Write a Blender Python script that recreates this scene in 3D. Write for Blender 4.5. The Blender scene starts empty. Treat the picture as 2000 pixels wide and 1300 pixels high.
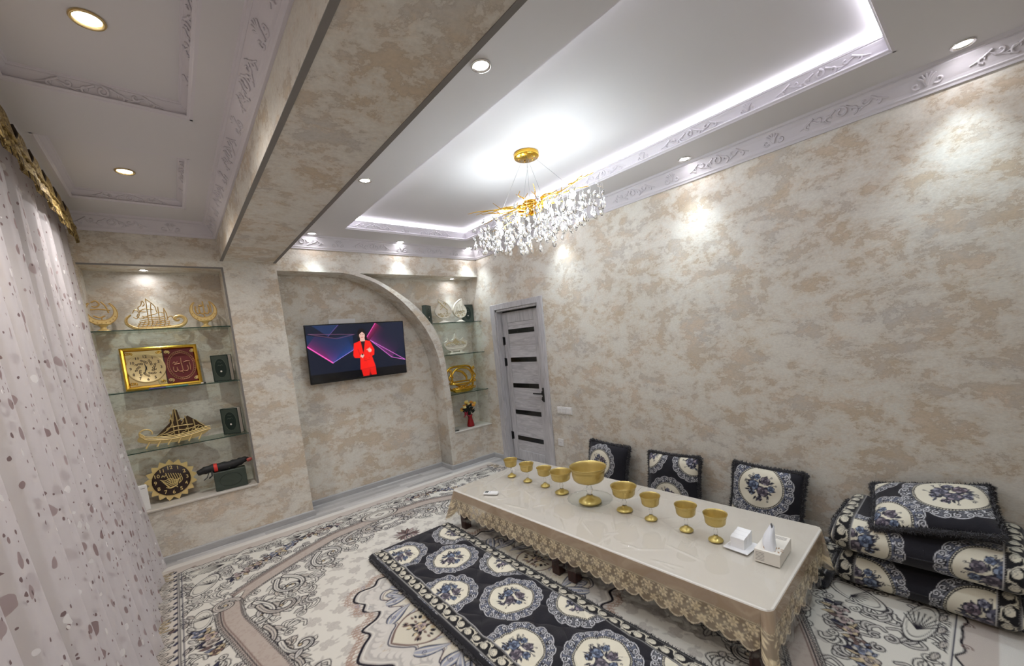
import bpy, math, random
import numpy as np
from mathutils import Vector, Matrix

R = math.radians
scene = bpy.context.scene
COL = scene.collection
PI = math.pi

# ------------------------------------------------------------------ camera
CAM_H = 1.6407
F_PX = 785.59
yaw, pitch, roll = R(-39.6603), R(-6.4152), R(-5.311)
fw = Vector((-math.sin(yaw) * math.cos(pitch), math.cos(yaw) * math.cos(pitch), math.sin(pitch)))
rt = Vector((math.cos(yaw), math.sin(yaw), 0))
up = rt.cross(fw)
r2 = rt * math.cos(roll) + up * math.sin(roll)
u2 = up * math.cos(roll) - rt * math.sin(roll)
cd = bpy.data.cameras.new('camera')
cd.sensor_fit = 'HORIZONTAL'
cd.sensor_width = 36.0
cd.lens = F_PX / 2000 * 36.0
cd.shift_y = 0.05
cd.clip_start = 0.02
cam = bpy.data.objects.new('camera', cd)
cam.matrix_world = Matrix(((r2.x, u2.x, -fw.x, 0), (r2.y, u2.y, -fw.y, 0), (r2.z, u2.z, -fw.z, CAM_H), (0, 0, 0, 1)))
COL.objects.link(cam)
scene.camera = cam

# ------------------------------------------------------------------ world, exposure
w = bpy.data.worlds.new('world')
scene.world = w
w.use_nodes = True
w.node_tree.nodes['Background'].inputs[0].default_value = (0.0, 0.0, 0.0, 1)
w.node_tree.nodes['Background'].inputs[1].default_value = 0.0
vs = scene.view_settings
vs.view_transform = 'Standard'
vs.look = 'None'
vs.exposure = 1.6
vs.gamma = 1.0
vs.use_curve_mapping = False
# strength of the lamps (used by the lamp builders below)
SPOT_W = 11.0
SPOT_LEFT_W = 22.0
NICHE_W = 3.8
LED_STRENGTH = 4.0
BULB_W = 2.1

# ------------------------------------------------------------------ room dimensions
XR, XL = 3.318, -0.66          # right wall, window wall behind the curtain
YF, YB = 4.529, 4.815          # front plane of the far wall, back of its niches
Y0 = -0.45                     # wall behind the camera
XB0, XB1 = 0.46, 0.905         # ceiling beam / pillar
ZBEAM = 2.584
ZS = 2.86                      # dropped ceiling border
ZT = 2.975                     # raised tray
ZL = 2.89                      # ceiling of the window bay
ZNT = 2.514                    # top of the niches
TX0, TX1, TY0, TY1 = 1.462, 2.915, 0.34, 4.13   # tray opening
rng = random.Random(7)

# ------------------------------------------------------------------ mesh builder
class MB:
    def __init__(s):
        s.v = []; s.f = []; s.m = []; s.sm = []
    def add(s, vs_, fs, m=0, smooth=False):
        o = len(s.v)
        s.v.extend([tuple(p) for p in vs_])
        for f in fs:
            s.f.append(tuple(i + o for i in f)); s.m.append(m); s.sm.append(smooth)
    def box(s, x0, x1, y0, y1, z0, z1, m=0):
        s.add([(x0, y0, z0), (x1, y0, z0), (x1, y1, z0), (x0, y1, z0), (x0, y0, z1), (x1, y0, z1), (x1, y1, z1), (x0, y1, z1)],
              [(0, 3, 2, 1), (4, 5, 6, 7), (0, 1, 5, 4), (1, 2, 6, 5), (2, 3, 7, 6), (3, 0, 4, 7)], m)
    def bbox(s, x0, x1, y0, y1, z0, z1, b=0.004, m=0):
        """box with chamfered vertical and horizontal edges"""
        lay = [(z0, b), (z0 + b, 0), (z1 - b, 0), (z1, b)]
        vs_ = []
        for z, i in lay:
            X0, X1, Y0_, Y1_ = x0 + i, x1 - i, y0 + i, y1 - i
            vs_ += [(X0 + b, Y0_, z), (X1 - b, Y0_, z), (X1, Y0_ + b, z), (X1, Y1_ - b, z), (X1 - b, Y1_, z), (X0 + b, Y1_, z), (X0, Y1_ - b, z), (X0, Y0_ + b, z)]
        fs = [tuple(range(7, -1, -1)), tuple(range(24, 32))]
        for k in range(3):
            for i in range(8):
                j = (i + 1) % 8
                fs.append((k * 8 + i, k * 8 + j, k * 8 + 8 + j, k * 8 + 8 + i))
        s.add(vs_, fs, m)
    def prism(s, poly, fn0, fn1, m=0, smooth=False):
        """polygon extruded between two placements fn(a,b)->xyz"""
        n = len(poly)
        vs_ = [fn0(*p) for p in poly] + [fn1(*p) for p in poly]
        s.add(vs_, [tuple(range(n - 1, -1, -1)), tuple(range(n, 2 * n))], m)
        s.add(vs_, [(i, (i + 1) % n, n + (i + 1) % n, n + i) for i in range(n)], m, smooth)
    def strip(s, pa, pb, m=0, smooth=False):
        n = len(pa)
        s.add(list(pa) + list(pb), [(i, i + 1, n + i + 1, n + i) for i in range(n - 1)], m, smooth)
    def tube(s, path, rad, n=6, m=0, closed=False, flat=1.0, updir=None, smooth=True):
        P = [Vector(p) for p in path]
        k = len(P)
        if k < 2: return
        rads = rad if hasattr(rad, '__len__') else [rad] * k
        vs_ = []
        prev = None
        for i in range(k):
            a = P[(i - 1) % k] if (closed or i > 0) else P[i]
            b = P[(i + 1) % k] if (closed or i < k - 1) else P[i]
            t = (b - a)
            t = t.normalized() if t.length > 1e-9 else Vector((0, 0, 1))
            if updir is not None:
                nx = Vector(updir).cross(t)
                if nx.length < 1e-6: nx = t.orthogonal()
            elif prev is None:
                nx = t.orthogonal()
            else:
                nx = prev - t * prev.dot(t)
                if nx.length < 1e-6: nx = t.orthogonal()
            nx.normalize(); prev = nx
            ny = t.cross(nx)
            for j in range(n):
                an = 2 * PI * j / n
                vs_.append(P[i] + (nx * math.cos(an) + ny * math.sin(an) * flat) * rads[i])
        fs = []
        for i in range(k if closed else k - 1):
            i2 = (i + 1) % k
            for j in range(n):
                j2 = (j + 1) % n
                fs.append((i * n + j, i * n + j2, i2 * n + j2, i2 * n + j))
        s.add(vs_, fs, m, smooth)
        if not closed:
            s.add(vs_[:n], [tuple(range(n - 1, -1, -1))], m)
            s.add(vs_[-n:], [tuple(range(n))], m)
    def lathe(s, prof, n=24, c=(0, 0, 0), m=0, smooth=True, wob=None):
        vs_ = []
        for r_, z in prof:
            for j in range(n):
                a = 2 * PI * j / n
                rr = r_ * (wob(a, z) if wob else 1.0)
                vs_.append((c[0] + rr * math.cos(a), c[1] + rr * math.sin(a), c[2] + z))
        fs = []
        for i in range(len(prof) - 1):
            for j in range(n):
                j2 = (j + 1) % n
                fs.append((i * n + j, i * n + j2, (i + 1) * n + j2, (i + 1) * n + j))
        s.add(vs_, fs, m, smooth)
        if prof[0][0] > 1e-4: s.add(vs_[:n], [tuple(range(n - 1, -1, -1))], m)
        if prof[-1][0] > 1e-4: s.add(vs_[-n:], [tuple(range(n))], m)
    def grid(s, P, m=0, smooth=True, flip=False):
        nu, nv = P.shape[:2]
        vs_ = P.reshape(-1, 3).tolist()
        fs = []
        for i in range(nu - 1):
            for j in range(nv - 1):
                a = i * nv + j
                q = (a, a + nv, a + nv + 1, a + 1)
                fs.append(q[::-1] if flip else q)
        s.add(vs_, fs, m, smooth)
    def mesh(s, name, mats):
        me = bpy.data.meshes.new(name)
        me.from_pydata(s.v, [], s.f)
        if not isinstance(mats, (list, tuple)): mats = [mats]
        for m in mats: me.materials.append(m)
        me.polygons.foreach_set('material_index', s.m)
        me.polygons.foreach_set('use_smooth', s.sm)
        me.update()
        return me
    def build(s, name, mats, parent=None):
        return link(name, s.mesh(name, mats), parent)

def link(name, me, parent=None):
    o = bpy.data.objects.new(name, me)
    COL.objects.link(o)
    if parent is not None: o.parent = parent
    return o

def thing(name, label, cat, loc=(0, 0, 0), rz=0.0, group=None, rot=None):
    o = bpy.data.objects.new(name, None)
    o.empty_display_size = 0.05
    COL.objects.link(o)
    o.location = loc
    o.rotation_euler = rot if rot else (0, 0, rz)
    return tag(o, label, cat, group)

def tag(o, label, cat=None, group=None, kind=None):
    if label: o['label'] = label
    if cat: o['category'] = cat
    if group: o['group'] = group
    if kind: o['kind'] = kind
    return o

def struct(name, mb, mats, label=None, parent=None):
    o = mb.build(name, mats, parent)
    if parent is None: o['kind'] = 'structure'
    if label: o['label'] = label
    return o

def copy_tree(o, parent=None):
    c = o.copy(); COL.objects.link(c); c.parent = parent
    for ch in list(o.children): copy_tree(ch, c)
    return c

def gridmesh(name, P, mat, col=None, flip=False, keep=None, parent=None, uv=None):
    """fast regular-grid mesh from numpy points, with an optional colour per vertex"""
    nu, nv = P.shape[:2]
    i, j = np.meshgrid(np.arange(nu - 1), np.arange(nv - 1), indexing='ij')
    a = (i * nv + j).ravel()
    q = np.stack([a, a + nv, a + nv + 1, a + 1], 1)
    if flip: q = q[:, ::-1]
    if keep is not None: q = q[keep.ravel()]
    q = np.ascontiguousarray(q)
    me = bpy.data.meshes.new(name)
    me.vertices.add(nu * nv)
    me.vertices.foreach_set('co', np.ascontiguousarray(P, dtype=np.float32).ravel())
    me.loops.add(q.size)
    me.loops.foreach_set('vertex_index', q.astype(np.int32).ravel())
    me.polygons.add(len(q))
    me.polygons.foreach_set('loop_start', np.arange(0, q.size, 4, dtype=np.int32))
    me.polygons.foreach_set('use_smooth', np.ones(len(q), dtype=bool))
    me.materials.append(mat)
    me.update()
    if uv is not None:
        ul = me.uv_layers.new(name='uv')
        ul.data.foreach_set('uv', np.ascontiguousarray(uv.reshape(-1, 2)[q.ravel()], dtype=np.float32).ravel())
    if col is not None:
        at = me.color_attributes.new('Col', 'FLOAT_COLOR', 'POINT')
        c4 = np.ones((nu * nv, 4), dtype=np.float32)
        cc = col.reshape(nu * nv, -1)
        c4[:, :cc.shape[1]] = cc
        at.data.foreach_set('color', c4.ravel())
    return link(name, me, parent)

def lin(c):
    """sRGB 0-255 -> linear"""
    out = []
    for x in c[:3]:
        x = x / 255.0
        out.append(x / 12.92 if x <= 0.04045 else ((x + 0.055) / 1.055) ** 2.4)
    return tuple(out)

def crom(pts, n=8, closed=False):
    """Catmull-Rom through the points"""
    P = [np.array(p, float) for p in pts]
    k = len(P); out = []
    for i in range(k if closed else k - 1):
        p0 = P[(i - 1) % k] if (closed or i > 0) else 2 * P[0] - P[1]
        p1, p2 = P[i], P[(i + 1) % k]
        p3 = P[(i + 2) % k] if (closed or i + 2 < k) else 2 * P[-1] - P[-2]
        for t in np.linspace(0, 1, n, endpoint=False):
            out.append(0.5 * ((2 * p1) + (-p0 + p2) * t + (2 * p0 - 5 * p1 + 4 * p2 - p3) * t * t + (-p0 + 3 * p1 - 3 * p2 + p3) * t ** 3))
    if not closed: out.append(P[-1])
    return [tuple(p) for p in out]

# ------------------------------------------------------------------ materials
MATS = {}
def mat(name, color, rough=0.6, metal=0.0, **kw):
    m = bpy.data.materials.new(name)
    m.use_nodes = True
    b = m.node_tree.nodes['Principled BSDF']
    b.inputs['Base Color'].default_value = (*color[:3], 1)
    b.inputs['Roughness'].default_value = rough
    b.inputs['Metallic'].default_value = metal
    for k, v in kw.items():
        if k == 'bump': continue
        b.inputs[k].default_value = v
    if 'bump' in kw:
        sc, st = kw['bump']
        nz(m, sc, st)
    MATS[name] = m
    return m

def N(m, t, **kw):
    n = m.node_tree.nodes.new(t)
    for k, v in kw.items(): setattr(n, k, v)
    return n
def L(m, a, b): m.node_tree.links.new(a, b)

def nz(m, sc, st, detail=4):
    t = N(m, 'ShaderNodeTexNoise'); t.inputs['Scale'].default_value = sc; t.inputs['Detail'].default_value = detail
    g = N(m, 'ShaderNodeNewGeometry'); L(m, g.outputs['Position'], t.inputs['Vector'])
    bp = N(m, 'ShaderNodeBump'); bp.inputs['Strength'].default_value = st; bp.inputs['Distance'].default_value = 0.005
    L(m, t.outputs[0], bp.inputs['Height'])
    L(m, bp.outputs[0], m.node_tree.nodes['Principled BSDF'].inputs['Normal'])

def ramp(m, stops, interp='LINEAR'):
    r_ = N(m, 'ShaderNodeValToRGB')
    r_.color_ramp.interpolation = interp
    e = r_.color_ramp.elements
    while len(e) < len(stops): e.new(0.5)
    for k, (p, c) in enumerate(stops):
        e[k].position = p
        e[k].color = (*c, 1) if hasattr(c, '__len__') else (c, c, c, 1)
    return r_

def noise(m, vec, scale, detail=6, rough=0.6, dist=0.0):
    t = N(m, 'ShaderNodeTexNoise')
    t.inputs['Scale'].default_value = scale; t.inputs['Detail'].default_value = detail
    t.inputs['Roughness'].default_value = rough; t.inputs['Distortion'].default_value = dist
    L(m, vec, t.inputs['Vector'])
    return t.outputs[0]

def mixc(m, fac, a, b, blend='MIX'):
    x = N(m, 'ShaderNodeMix', data_type='RGBA', blend_type=blend)
    for sock, val in ((x.inputs[0], fac), (x.inputs[6], a), (x.inputs[7], b)):
        if isinstance(val, (int, float)): sock.default_value = val
        elif isinstance(val, tuple): sock.default_value = (*val, 1)
        else: L(m, val, sock)
    return x.outputs[2]

def plaster():
    """mottled decorative wallpaper: cream patches with ragged edges over tan, rose and grey"""
    m = mat('plaster_wallpaper', (0.6, 0.55, 0.48), 0.55)
    g = N(m, 'ShaderNodeNewGeometry')
    mp = N(m, 'ShaderNodeMapping'); mp.inputs['Scale'].default_value = (1, 1, 1.55)
    L(m, g.outputs['Position'], mp.inputs['Vector'])
    mp2 = N(m, 'ShaderNodeMapping'); mp2.inputs['Scale'].default_value = (1, 1, 1.5); mp2.inputs['Location'].default_value = (7.3, 2.1, 4.4)
    L(m, g.outputs['Position'], mp2.inputs['Vector'])
    v, v2 = mp.outputs[0], mp2.outputs[0]
    n1 = noise(m, v, 3.6, 12, 0.74, 0.25)
    n2 = noise(m, v2, 3.4, 10, 0.70, 0.3)
    n3 = noise(m, v2, 2.4, 9, 0.66, 0.3)
    n4 = noise(m, v, 13, 8, 0.75, 0.2)
    tan_, grey, rose, cream = lin((203, 187, 164)), lin((201, 196, 188)), lin((213, 198, 179)), lin((222, 218, 208))
    base = mixc(m, ramp(m, [(0.42, 0.0), (0.62, 1.0)]).outputs[0], tan_, grey)
    L(m, n3, base.node.inputs[0].links[0].from_node.inputs[0])
    rr = ramp(m, [(0.50, 0.0), (0.60, 1.0)]); L(m, n2, rr.inputs[0])
    c1 = mixc(m, rr.outputs[0], base, rose)
    add = N(m, 'ShaderNodeMath', operation='MULTIPLY_ADD'); L(m, n4, add.inputs[0]); add.inputs[1].default_value = 0.42; L(m, n1, add.inputs[2])
    cr = ramp(m, [(0.655, 0.0), (0.690, 0.45), (0.800, 1.0)]); L(m, add.outputs[0], cr.inputs[0])
    c2 = mixc(m, cr.outputs[0], c1, cream)
    # darker hairline at the edge of the patches
    ed = ramp(m, [(0.640, 0.0), (0.664, 0.34), (0.682, 0.0)]); L(m, add.outputs[0], ed.inputs[0])
    c3 = mixc(m, ed.outputs[0], c2, lin((150, 132, 112)))
    fine = noise(m, v, 60, 3, 0.6)
    fr = ramp(m, [(0.3, 0.90), (0.7, 1.04)]); L(m, fine, fr.inputs[0])
    c4 = mixc(m, 1.0, c3, fr.outputs[0], 'MULTIPLY')
    b = m.node_tree.nodes['Principled BSDF']
    L(m, c4, b.inputs['Base Color'])
    ro = ramp(m, [(0.66, 0.62), (0.71, 0.45)]); L(m, add.outputs[0], ro.inputs[0]); L(m, ro.outputs[0], b.inputs['Roughness'])
    bp = N(m, 'ShaderNodeBump'); bp.inputs['Strength'].default_value = 0.25; bp.inputs['Distance'].default_value = 0.004
    L(m, cr.outputs[0], bp.inputs['Height']); L(m, bp.outputs[0], b.inputs['Normal'])
    return m

def wood(name, c0, c1, axis=(1, 1, 1), rough=0.45, scale=9.0, tone=0.05):
    m = mat(name, c0, rough)
    g = N(m, 'ShaderNodeNewGeometry')
    oi = N(m, 'ShaderNodeObjectInfo')
    mp = N(m, 'ShaderNodeMapping'); mp.inputs['Scale'].default_value = axis
    ad = N(m, 'ShaderNodeVectorMath', operation='ADD')
    L(m, g.outputs['Position'], mp.inputs['Vector']); L(m, mp.outputs[0], ad.inputs[0])
    sc = N(m, 'ShaderNodeVectorMath', operation='SCALE'); sc.inputs[3].default_value = 13.0
    cx = N(m, 'ShaderNodeCombineXYZ'); L(m, oi.outputs['Random'], cx.inputs[0]); L(m, oi.outputs['Random'], cx.inputs[2])
    L(m, cx.outputs[0], sc.inputs[0]); L(m, sc.outputs[0], ad.inputs[1])
    n1 = noise(m, ad.outputs[0], scale, 6, 0.6, 1.2)
    r_ = ramp(m, [(0.32, c0), (0.5, tuple((a + b) / 2 for a, b in zip(c0, c1))), (0.68, c1)]); L(m, n1, r_.inputs[0])
    # a plank's own tone
    tn = ramp(m, [(0.0, 1.0 - tone), (1.0, 1.0 + tone)]); L(m, oi.outputs['Random'], tn.inputs[0])
    c = mixc(m, 1.0, r_.outputs[0], tn.outputs[0], 'MULTIPLY')
    L(m, c, m.node_tree.nodes['Principled BSDF'].inputs['Base Color'])
    return m

def emit(name, color, strength):
    m = bpy.data.materials.new(name); m.use_nodes = True
    nt = m.node_tree; nt.nodes.clear()
    e = N(m, 'ShaderNodeEmission'); e.inputs[0].default_value = (*color, 1); e.inputs[1].default_value = strength
    o = N(m, 'ShaderNodeOutputMaterial'); L(m, e.outputs[0], o.inputs[0])
    MATS[name] = m
    return m

def clear_film(name, tint=(1, 1, 1), refl=0.08, rough=0.08, bumpy=None):
    """thin clear sheet: mostly straight-through, glossy by Fresnel"""
    m = bpy.data.materials.new(name); m.use_nodes = True
    nt = m.node_tree; nt.nodes.clear()
    t = N(m, 'ShaderNodeBsdfTransparent'); t.inputs[0].default_value = (*tint, 1)
    g = N(m, 'ShaderNodeBsdfGlossy'); g.inputs['Roughness'].default_value = rough
    fr = N(m, 'ShaderNodeLayerWeight'); fr.inputs[0].default_value = 0.5
    pw_ = N(m, 'ShaderNodeMath', operation='POWER'); L(m, fr.outputs['Facing'], pw_.inputs[0]); pw_.inputs[1].default_value = 4.0
    ad = N(m, 'ShaderNodeMath', operation='MULTIPLY_ADD'); ad.inputs[1].default_value = 0.55; ad.inputs[2].default_value = refl; ad.use_clamp = True
    L(m, pw_.outputs[0], ad.inputs[0])
    mx = N(m, 'ShaderNodeMixShader'); L(m, ad.outputs[0], mx.inputs[0]); L(m, t.outputs[0], mx.inputs[1]); L(m, g.outputs[0], mx.inputs[2])
    o = N(m, 'ShaderNodeOutputMaterial'); L(m, mx.outputs[0], o.inputs[0])
    if bumpy:
        ge = N(m, 'ShaderNodeNewGeometry')
        n1 = noise(m, ge.outputs['Position'], bumpy[0], 3, 0.5, 0.6)
        bp = N(m, 'ShaderNodeBump'); bp.inputs['Strength'].default_value = bumpy[1]; bp.inputs['Distance'].default_value = 0.01
        L(m, n1, bp.inputs['Height']); L(m, bp.outputs[0], g.inputs['Normal']); L(m, bp.outputs[0], fr.inputs['Normal'])
    MATS[name] = m
    return m

def vcol(name, rough=0.9, emission=0.0, sheen=0.0, bump=None, spec=0.3):
    """material that takes its woven pattern from the mesh's colour attribute"""
    m = mat(name, (0.5, 0.5, 0.5), rough)
    b = m.node_tree.nodes['Principled BSDF']
    a = N(m, 'ShaderNodeVertexColor', layer_name='Col')
    b.inputs['Specular IOR Level'].default_value = spec
    if emission:
        b.inputs['Base Color'].default_value = (0.005, 0.005, 0.006, 1)
        L(m, a.outputs[0], b.inputs['Emission Color']); b.inputs['Emission Strength'].default_value = emission
    else:
        L(m, a.outputs[0], b.inputs['Base Color'])
    if sheen:
        b.inputs['Sheen Weight'].default_value = sheen
    if bump: nz(m, *bump)
    return m

M_WALL = plaster()
M_WHITE = mat('ceiling_paint', lin((214, 212, 214)), 0.75)
M_MOULD = mat('plaster_moulding', lin((214, 210, 216)), 0.6)
M_GREYTRIM = mat('grey_corner_trim', lin((122, 118, 114)), 0.5)
M_SILL = mat('pale_sill', lin((200, 194, 186)), 0.4)
M_BASEB = wood('grey_baseboard_wood', lin((160, 160, 161)), lin((178, 178, 178)), (1.2, 1.2, 12), 0.4, 4)
M_FLOOR = wood('grey_laminate', lin((166, 164, 163)), lin((194, 192, 190)), (1.5, 16, 16), 0.3, 3, 0.24)
M_DOORW = wood('ash_grey_door_wood', lin((172, 171, 174)), lin((206, 204, 206)), (9, 9, 1.1), 0.45, 3)
M_DOORP = wood('ash_grey_door_panel', lin((168, 166, 170)), lin((208, 206, 208)), (9, 1.3, 9), 0.45, 3)
M_BLACKGLASS = mat('black_glass', (0.004, 0.004, 0.005), 0.12)
M_BLACK = mat('black_metal', (0.008, 0.008, 0.009), 0.35)
M_GOLD = mat('polished_gold', lin((222, 178, 70)), 0.22, 1.0)
M_SILVER = mat('lamp_chrome', (0.75, 0.73, 0.70), 0.2, 1.0)
M_LAMPGOLD = mat('lamp_gold_ring', lin((214, 190, 140)), 0.25, 0.9)
M_LENS = emit('downlight_lens', (1.0, 0.97, 1.0), 30.0)
M_LENSW = emit('downlight_lens_warm', (1.0, 0.93, 0.78), 30.0)
M_LED = emit('led_diffuser', (0.93, 0.90, 1.0), LED_STRENGTH)
M_PLASTIC = mat('white_plastic', lin((232, 231, 230)), 0.35)
M_GLASS = clear_film('shelf_glass', lin((236, 244, 240)), 0.03, 0.02)
M_GLASSEDGE = mat('shelf_glass_edge', lin((38, 62, 54)), 0.15)

# ================================================================== STRUCTURE
def wall(name, boxes, mats=M_WALL):
    b = MB()
    for q in boxes: b.box(*q)
    return struct(name, b, mats)

# right wall with the door opening
DY0, DY1, DZ = 3.405, 4.215, 2.03
wall_r = wall('wall_right', [(XR, XR + 0.2, Y0 - 0.1, DY0, 0, 3.1), (XR, XR + 0.2, DY1, YB + 0.15, 0, 3.1), (XR, XR + 0.2, DY0, DY1, DZ, 3.1),
                    (XR + 0.2, XR + 0.24, DY0 - 0.1, DY1 + 0.1, 0, DZ + 0.1)])
wall_l = wall('wall_left', [(XL - 0.15, XL, Y0 - 0.1, YB + 0.15, 0, 3.1)])
wall_n = wall('wall_near', [(XL - 0.15, XR + 0.2, Y0 - 0.15, Y0, 0, 3.1)])

# far wall: niches, pillar, arch
b = MB()
b.box(XL, XR, YB, YB + 0.15, 0, 3.1)
b.box(XL, -0.455, YF, YB, 0, 3.1)
b.box(-0.455, XB0, YF, YB, 0, 0.470)
b.box(XB0, XB1, YF, YB, 0, ZNT)
b.box(-0.455, XR, YF, YB, ZNT, 3.1)
b.box(2.709, XR, YF, YB, 0, 0.470)
inner = crom([(1.36, ZNT + 0.02), (1.50, 2.515), (1.66, 2.488), (1.923, 2.392), (2.209, 2.176), (2.443, 1.872), (2.575, 1.543), (2.615, 1.209), (2.619, 0.8)], 6) + [(2.619, 0.0)]
outer = crom([(1.66, ZNT + 0.02), (1.94, 2.428), (2.28, 2.205), (2.523, 1.94), (2.645, 1.66), (2.695, 1.2), (2.709, 0.8)], 6) + [(2.709, 0.0)]
poly = inner + outer[::-1]
b.prism(poly, lambda x, z: (x, YF + 0.0006, z), lambda x, z: (x, YB, z), smooth=True)
wall_f = struct('wall_far', b, M_WALL, 'far wall with shelf niches, pillar and quarter arch')

# sills of the two niches
for k, (x0, x1) in enumerate(((-0.455, XB0 + 0.0), (2.709, XR))):
    s = MB(); s.bbox(x0, x1, YF - 0.012, YB, 0.470, 0.488, 0.003)
    struct('trim_%d' % (k + 1), s, M_SILL, 'pale sill board of the %s niche' % ('left' if k == 0 else 'right'))

# beam
b = MB()
b.box(XB0, XB1, Y0, YF, ZBEAM, 3.1)
beam = struct('trim_3', b, M_WALL, 'wallpapered ceiling beam between window bay and room')
b = MB(); b.box(XB0 - 0.002, XB0 + 0.022, Y0, YF, ZBEAM - 0.003, ZBEAM); b.build('corner_strip', M_GREYTRIM, beam)
b = MB(); b.box(XB1 - 0.022, XB1 + 0.002, Y0, YF, ZBEAM - 0.003, ZBEAM); b.build('corner_strip', M_GREYTRIM, beam)
# thin grey angle strip on the arris of the left niche
b = MB(); b.box(XB0 - 0.002, XB0 + 0.014, YF - 0.003, YF, 0.488, ZNT); b.box(-0.455, XB0 + 0.014, YF - 0.003, YF, ZNT - 0.002, ZNT + 0.012)
struct('trim_4', b, M_GREYTRIM, 'thin grey angle strip around the left niche')

# ceiling
b = MB()
b.box(XB1, TX0, Y0, YF, ZS, 3.1); b.box(TX1, XR, Y0, YF, ZS, 3.1)
b.box(TX0, TX1, Y0, TY0, ZS, 3.1); b.box(TX0, TX1, TY1, YF, ZS, 3.1)
b.box(TX0, TX1, TY0, TY1, ZT, 3.1)
CX0, CX1 = -0.385, 0.255
COFF = [(3.14, 4.135), (1.68, 2.66), (0.20, 1.20)]
b.box(XL, CX0, Y0, YF, ZL, 3.1); b.box(CX1, XB0, Y0, YF, ZL, 3.1)
ys = [Y0, 0.20, 1.20, 1.68, 2.66, 3.14, 4.135, YF]
for k in range(7):
    if k % 2 == 0: b.box(CX0, CX1, ys[k], ys[k + 1], ZL, 3.1)
    else: b.box(CX0, CX1, ys[k], ys[k + 1], ZL + 0.06, 3.1)
ceil = struct('ceiling', b, M_WHITE)

# ---- crown mouldings
def crown_profile(h, d):
    return [(0.0, 0.0), (0.012, 0.0), (0.016, 0.010 * h / 0.12), (0.024, 0.018 * h / 0.12), (0.024, 0.024 * h / 0.12), (0.30 * d, 0.30 * h), (0.62 * d, 0.66 * h), (0.80 * d, 0.82 * h), (0.80 * d, 0.87 * h), (0.92 * d, 0.90 * h), (0.96 * d, 0.96 * h), (d, h), (0.0, h)]

def sweep(b, prof, p0, p1, inward, z0):
    """profile (d,z) swept from p0 to p1 (xy); d runs along inward"""
    for (pa, pb) in (((p0), (p1)),):
        A = [(pa[0] + inward[0] * d, pa[1] + inward[1] * d, z0 + z) for d, z in prof]
        B = [(pb[0] + inward[0] * d, pb[1] + inward[1] * d, z0 + z) for d, z in prof]
        n = len(prof)
        b.add(A + B, [(i, (i + 1) % n, n + (i + 1) % n, n + i) for i in range(n)])
        b.add(A, [tuple(range(n))]); b.add(B, [tuple(range(n - 1, -1, -1))])

def scroll_pts(cx, cy, r0, turns, a0, sgn=1, n=14, grow=0.18):
    return [(cx + r0 * (grow + (1 - grow) * t) * math.cos(a0 + sgn * 2 * PI * turns * t), cy + r0 * (grow + (1 - grow) * t) * math.sin(a0 + sgn * 2 * PI * turns * t)) for t in np.linspace(0, 1, n)]

def ornament_mesh(name, width, height, leafy):
    """acanthus relief lying on an inclined moulding: local x along it, y up the slope, z out"""
    o = MB()
    H = height
    def st(pts, r0, r1=None):
        k = len(pts)
        rr = [1.5 * (r0 + ((r1 if r1 else r0) - r0) * i / max(1, k - 1)) for i in range(k)]
        o.tube([(p[0], p[1], 0.002) for p in pts], rr, 5, flat=0.8, updir=(0, 0, 1))
    if leafy:
        st(scroll_pts(0, 0.02 * H, 0.34 * H, 1.0, PI / 2, 1, 14, 0.5), 0.0045)
        for sg in (-1, 1):
            x = 0.0
            k = 0
            while x < width / 2 - 0.05:
                x += 0.055
                amp = H * (0.36 - 0.18 * x / (width / 2))
                st([(sg * px, py) for px, py in scroll_pts(x, (0.1 if k % 2 else -0.1) * H, amp, 0.85, PI * (0.2 if k % 2 else 1.2), 1 if k % 2 else -1, 12)], 0.0025, 0.0045)
                st([(sg * (x - 0.03), -0.30 * H * (1 if k % 2 else -1)), (sg * (x + 0.01), -0.05 * H), (sg * (x + 0.045), 0.22 * H * (1 if k % 2 else -1))], 0.004, 0.002)
                k += 1
    else:
        for k in range(5):
            a = PI / 2 + (k - 2) * 0.42
            st([(0, -0.35 * H), (0.22 * H * math.cos(a), -0.1 * H + 0.2 * H * math.sin(a)), (0.55 * H * math.cos(a), -0.1 * H + 0.5 * H * math.sin(a))], 0.005, 0.003)
        for sg in (-1, 1):
            st([(sg * px, py) for px, py in scroll_pts(0.5 * H, -0.2 * H, 0.25 * H, 0.9, PI, -1, 10)], 0.003, 0.004)
    return o.mesh(name, M_MOULD)

OR_BIG = ornament_mesh('ornament_long', 0.42, 0.085, True)
OR_SM = ornament_mesh('ornament_short', 0.14, 0.085, False)
OR_BIG_S = ornament_mesh('ornament_long_small', 0.40, 0.06, True)
OR_SM_S = ornament_mesh('ornament_short_small', 0.12, 0.06, False)

def orn(parent, me, s, along, up_):
    n = Vector(along).cross(Vector(up_)).normalized()
    o = link('ornament', me, parent)
    a = Vector(along).normalized(); u = n.cross(a)
    o.matrix_local = Matrix(((a.x, u.x, n.x, s[0]), (a.y, u.y, n.y, s[1]), (a.z, u.z, n.z, s[2]), (0, 0, 0, 1)))

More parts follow.
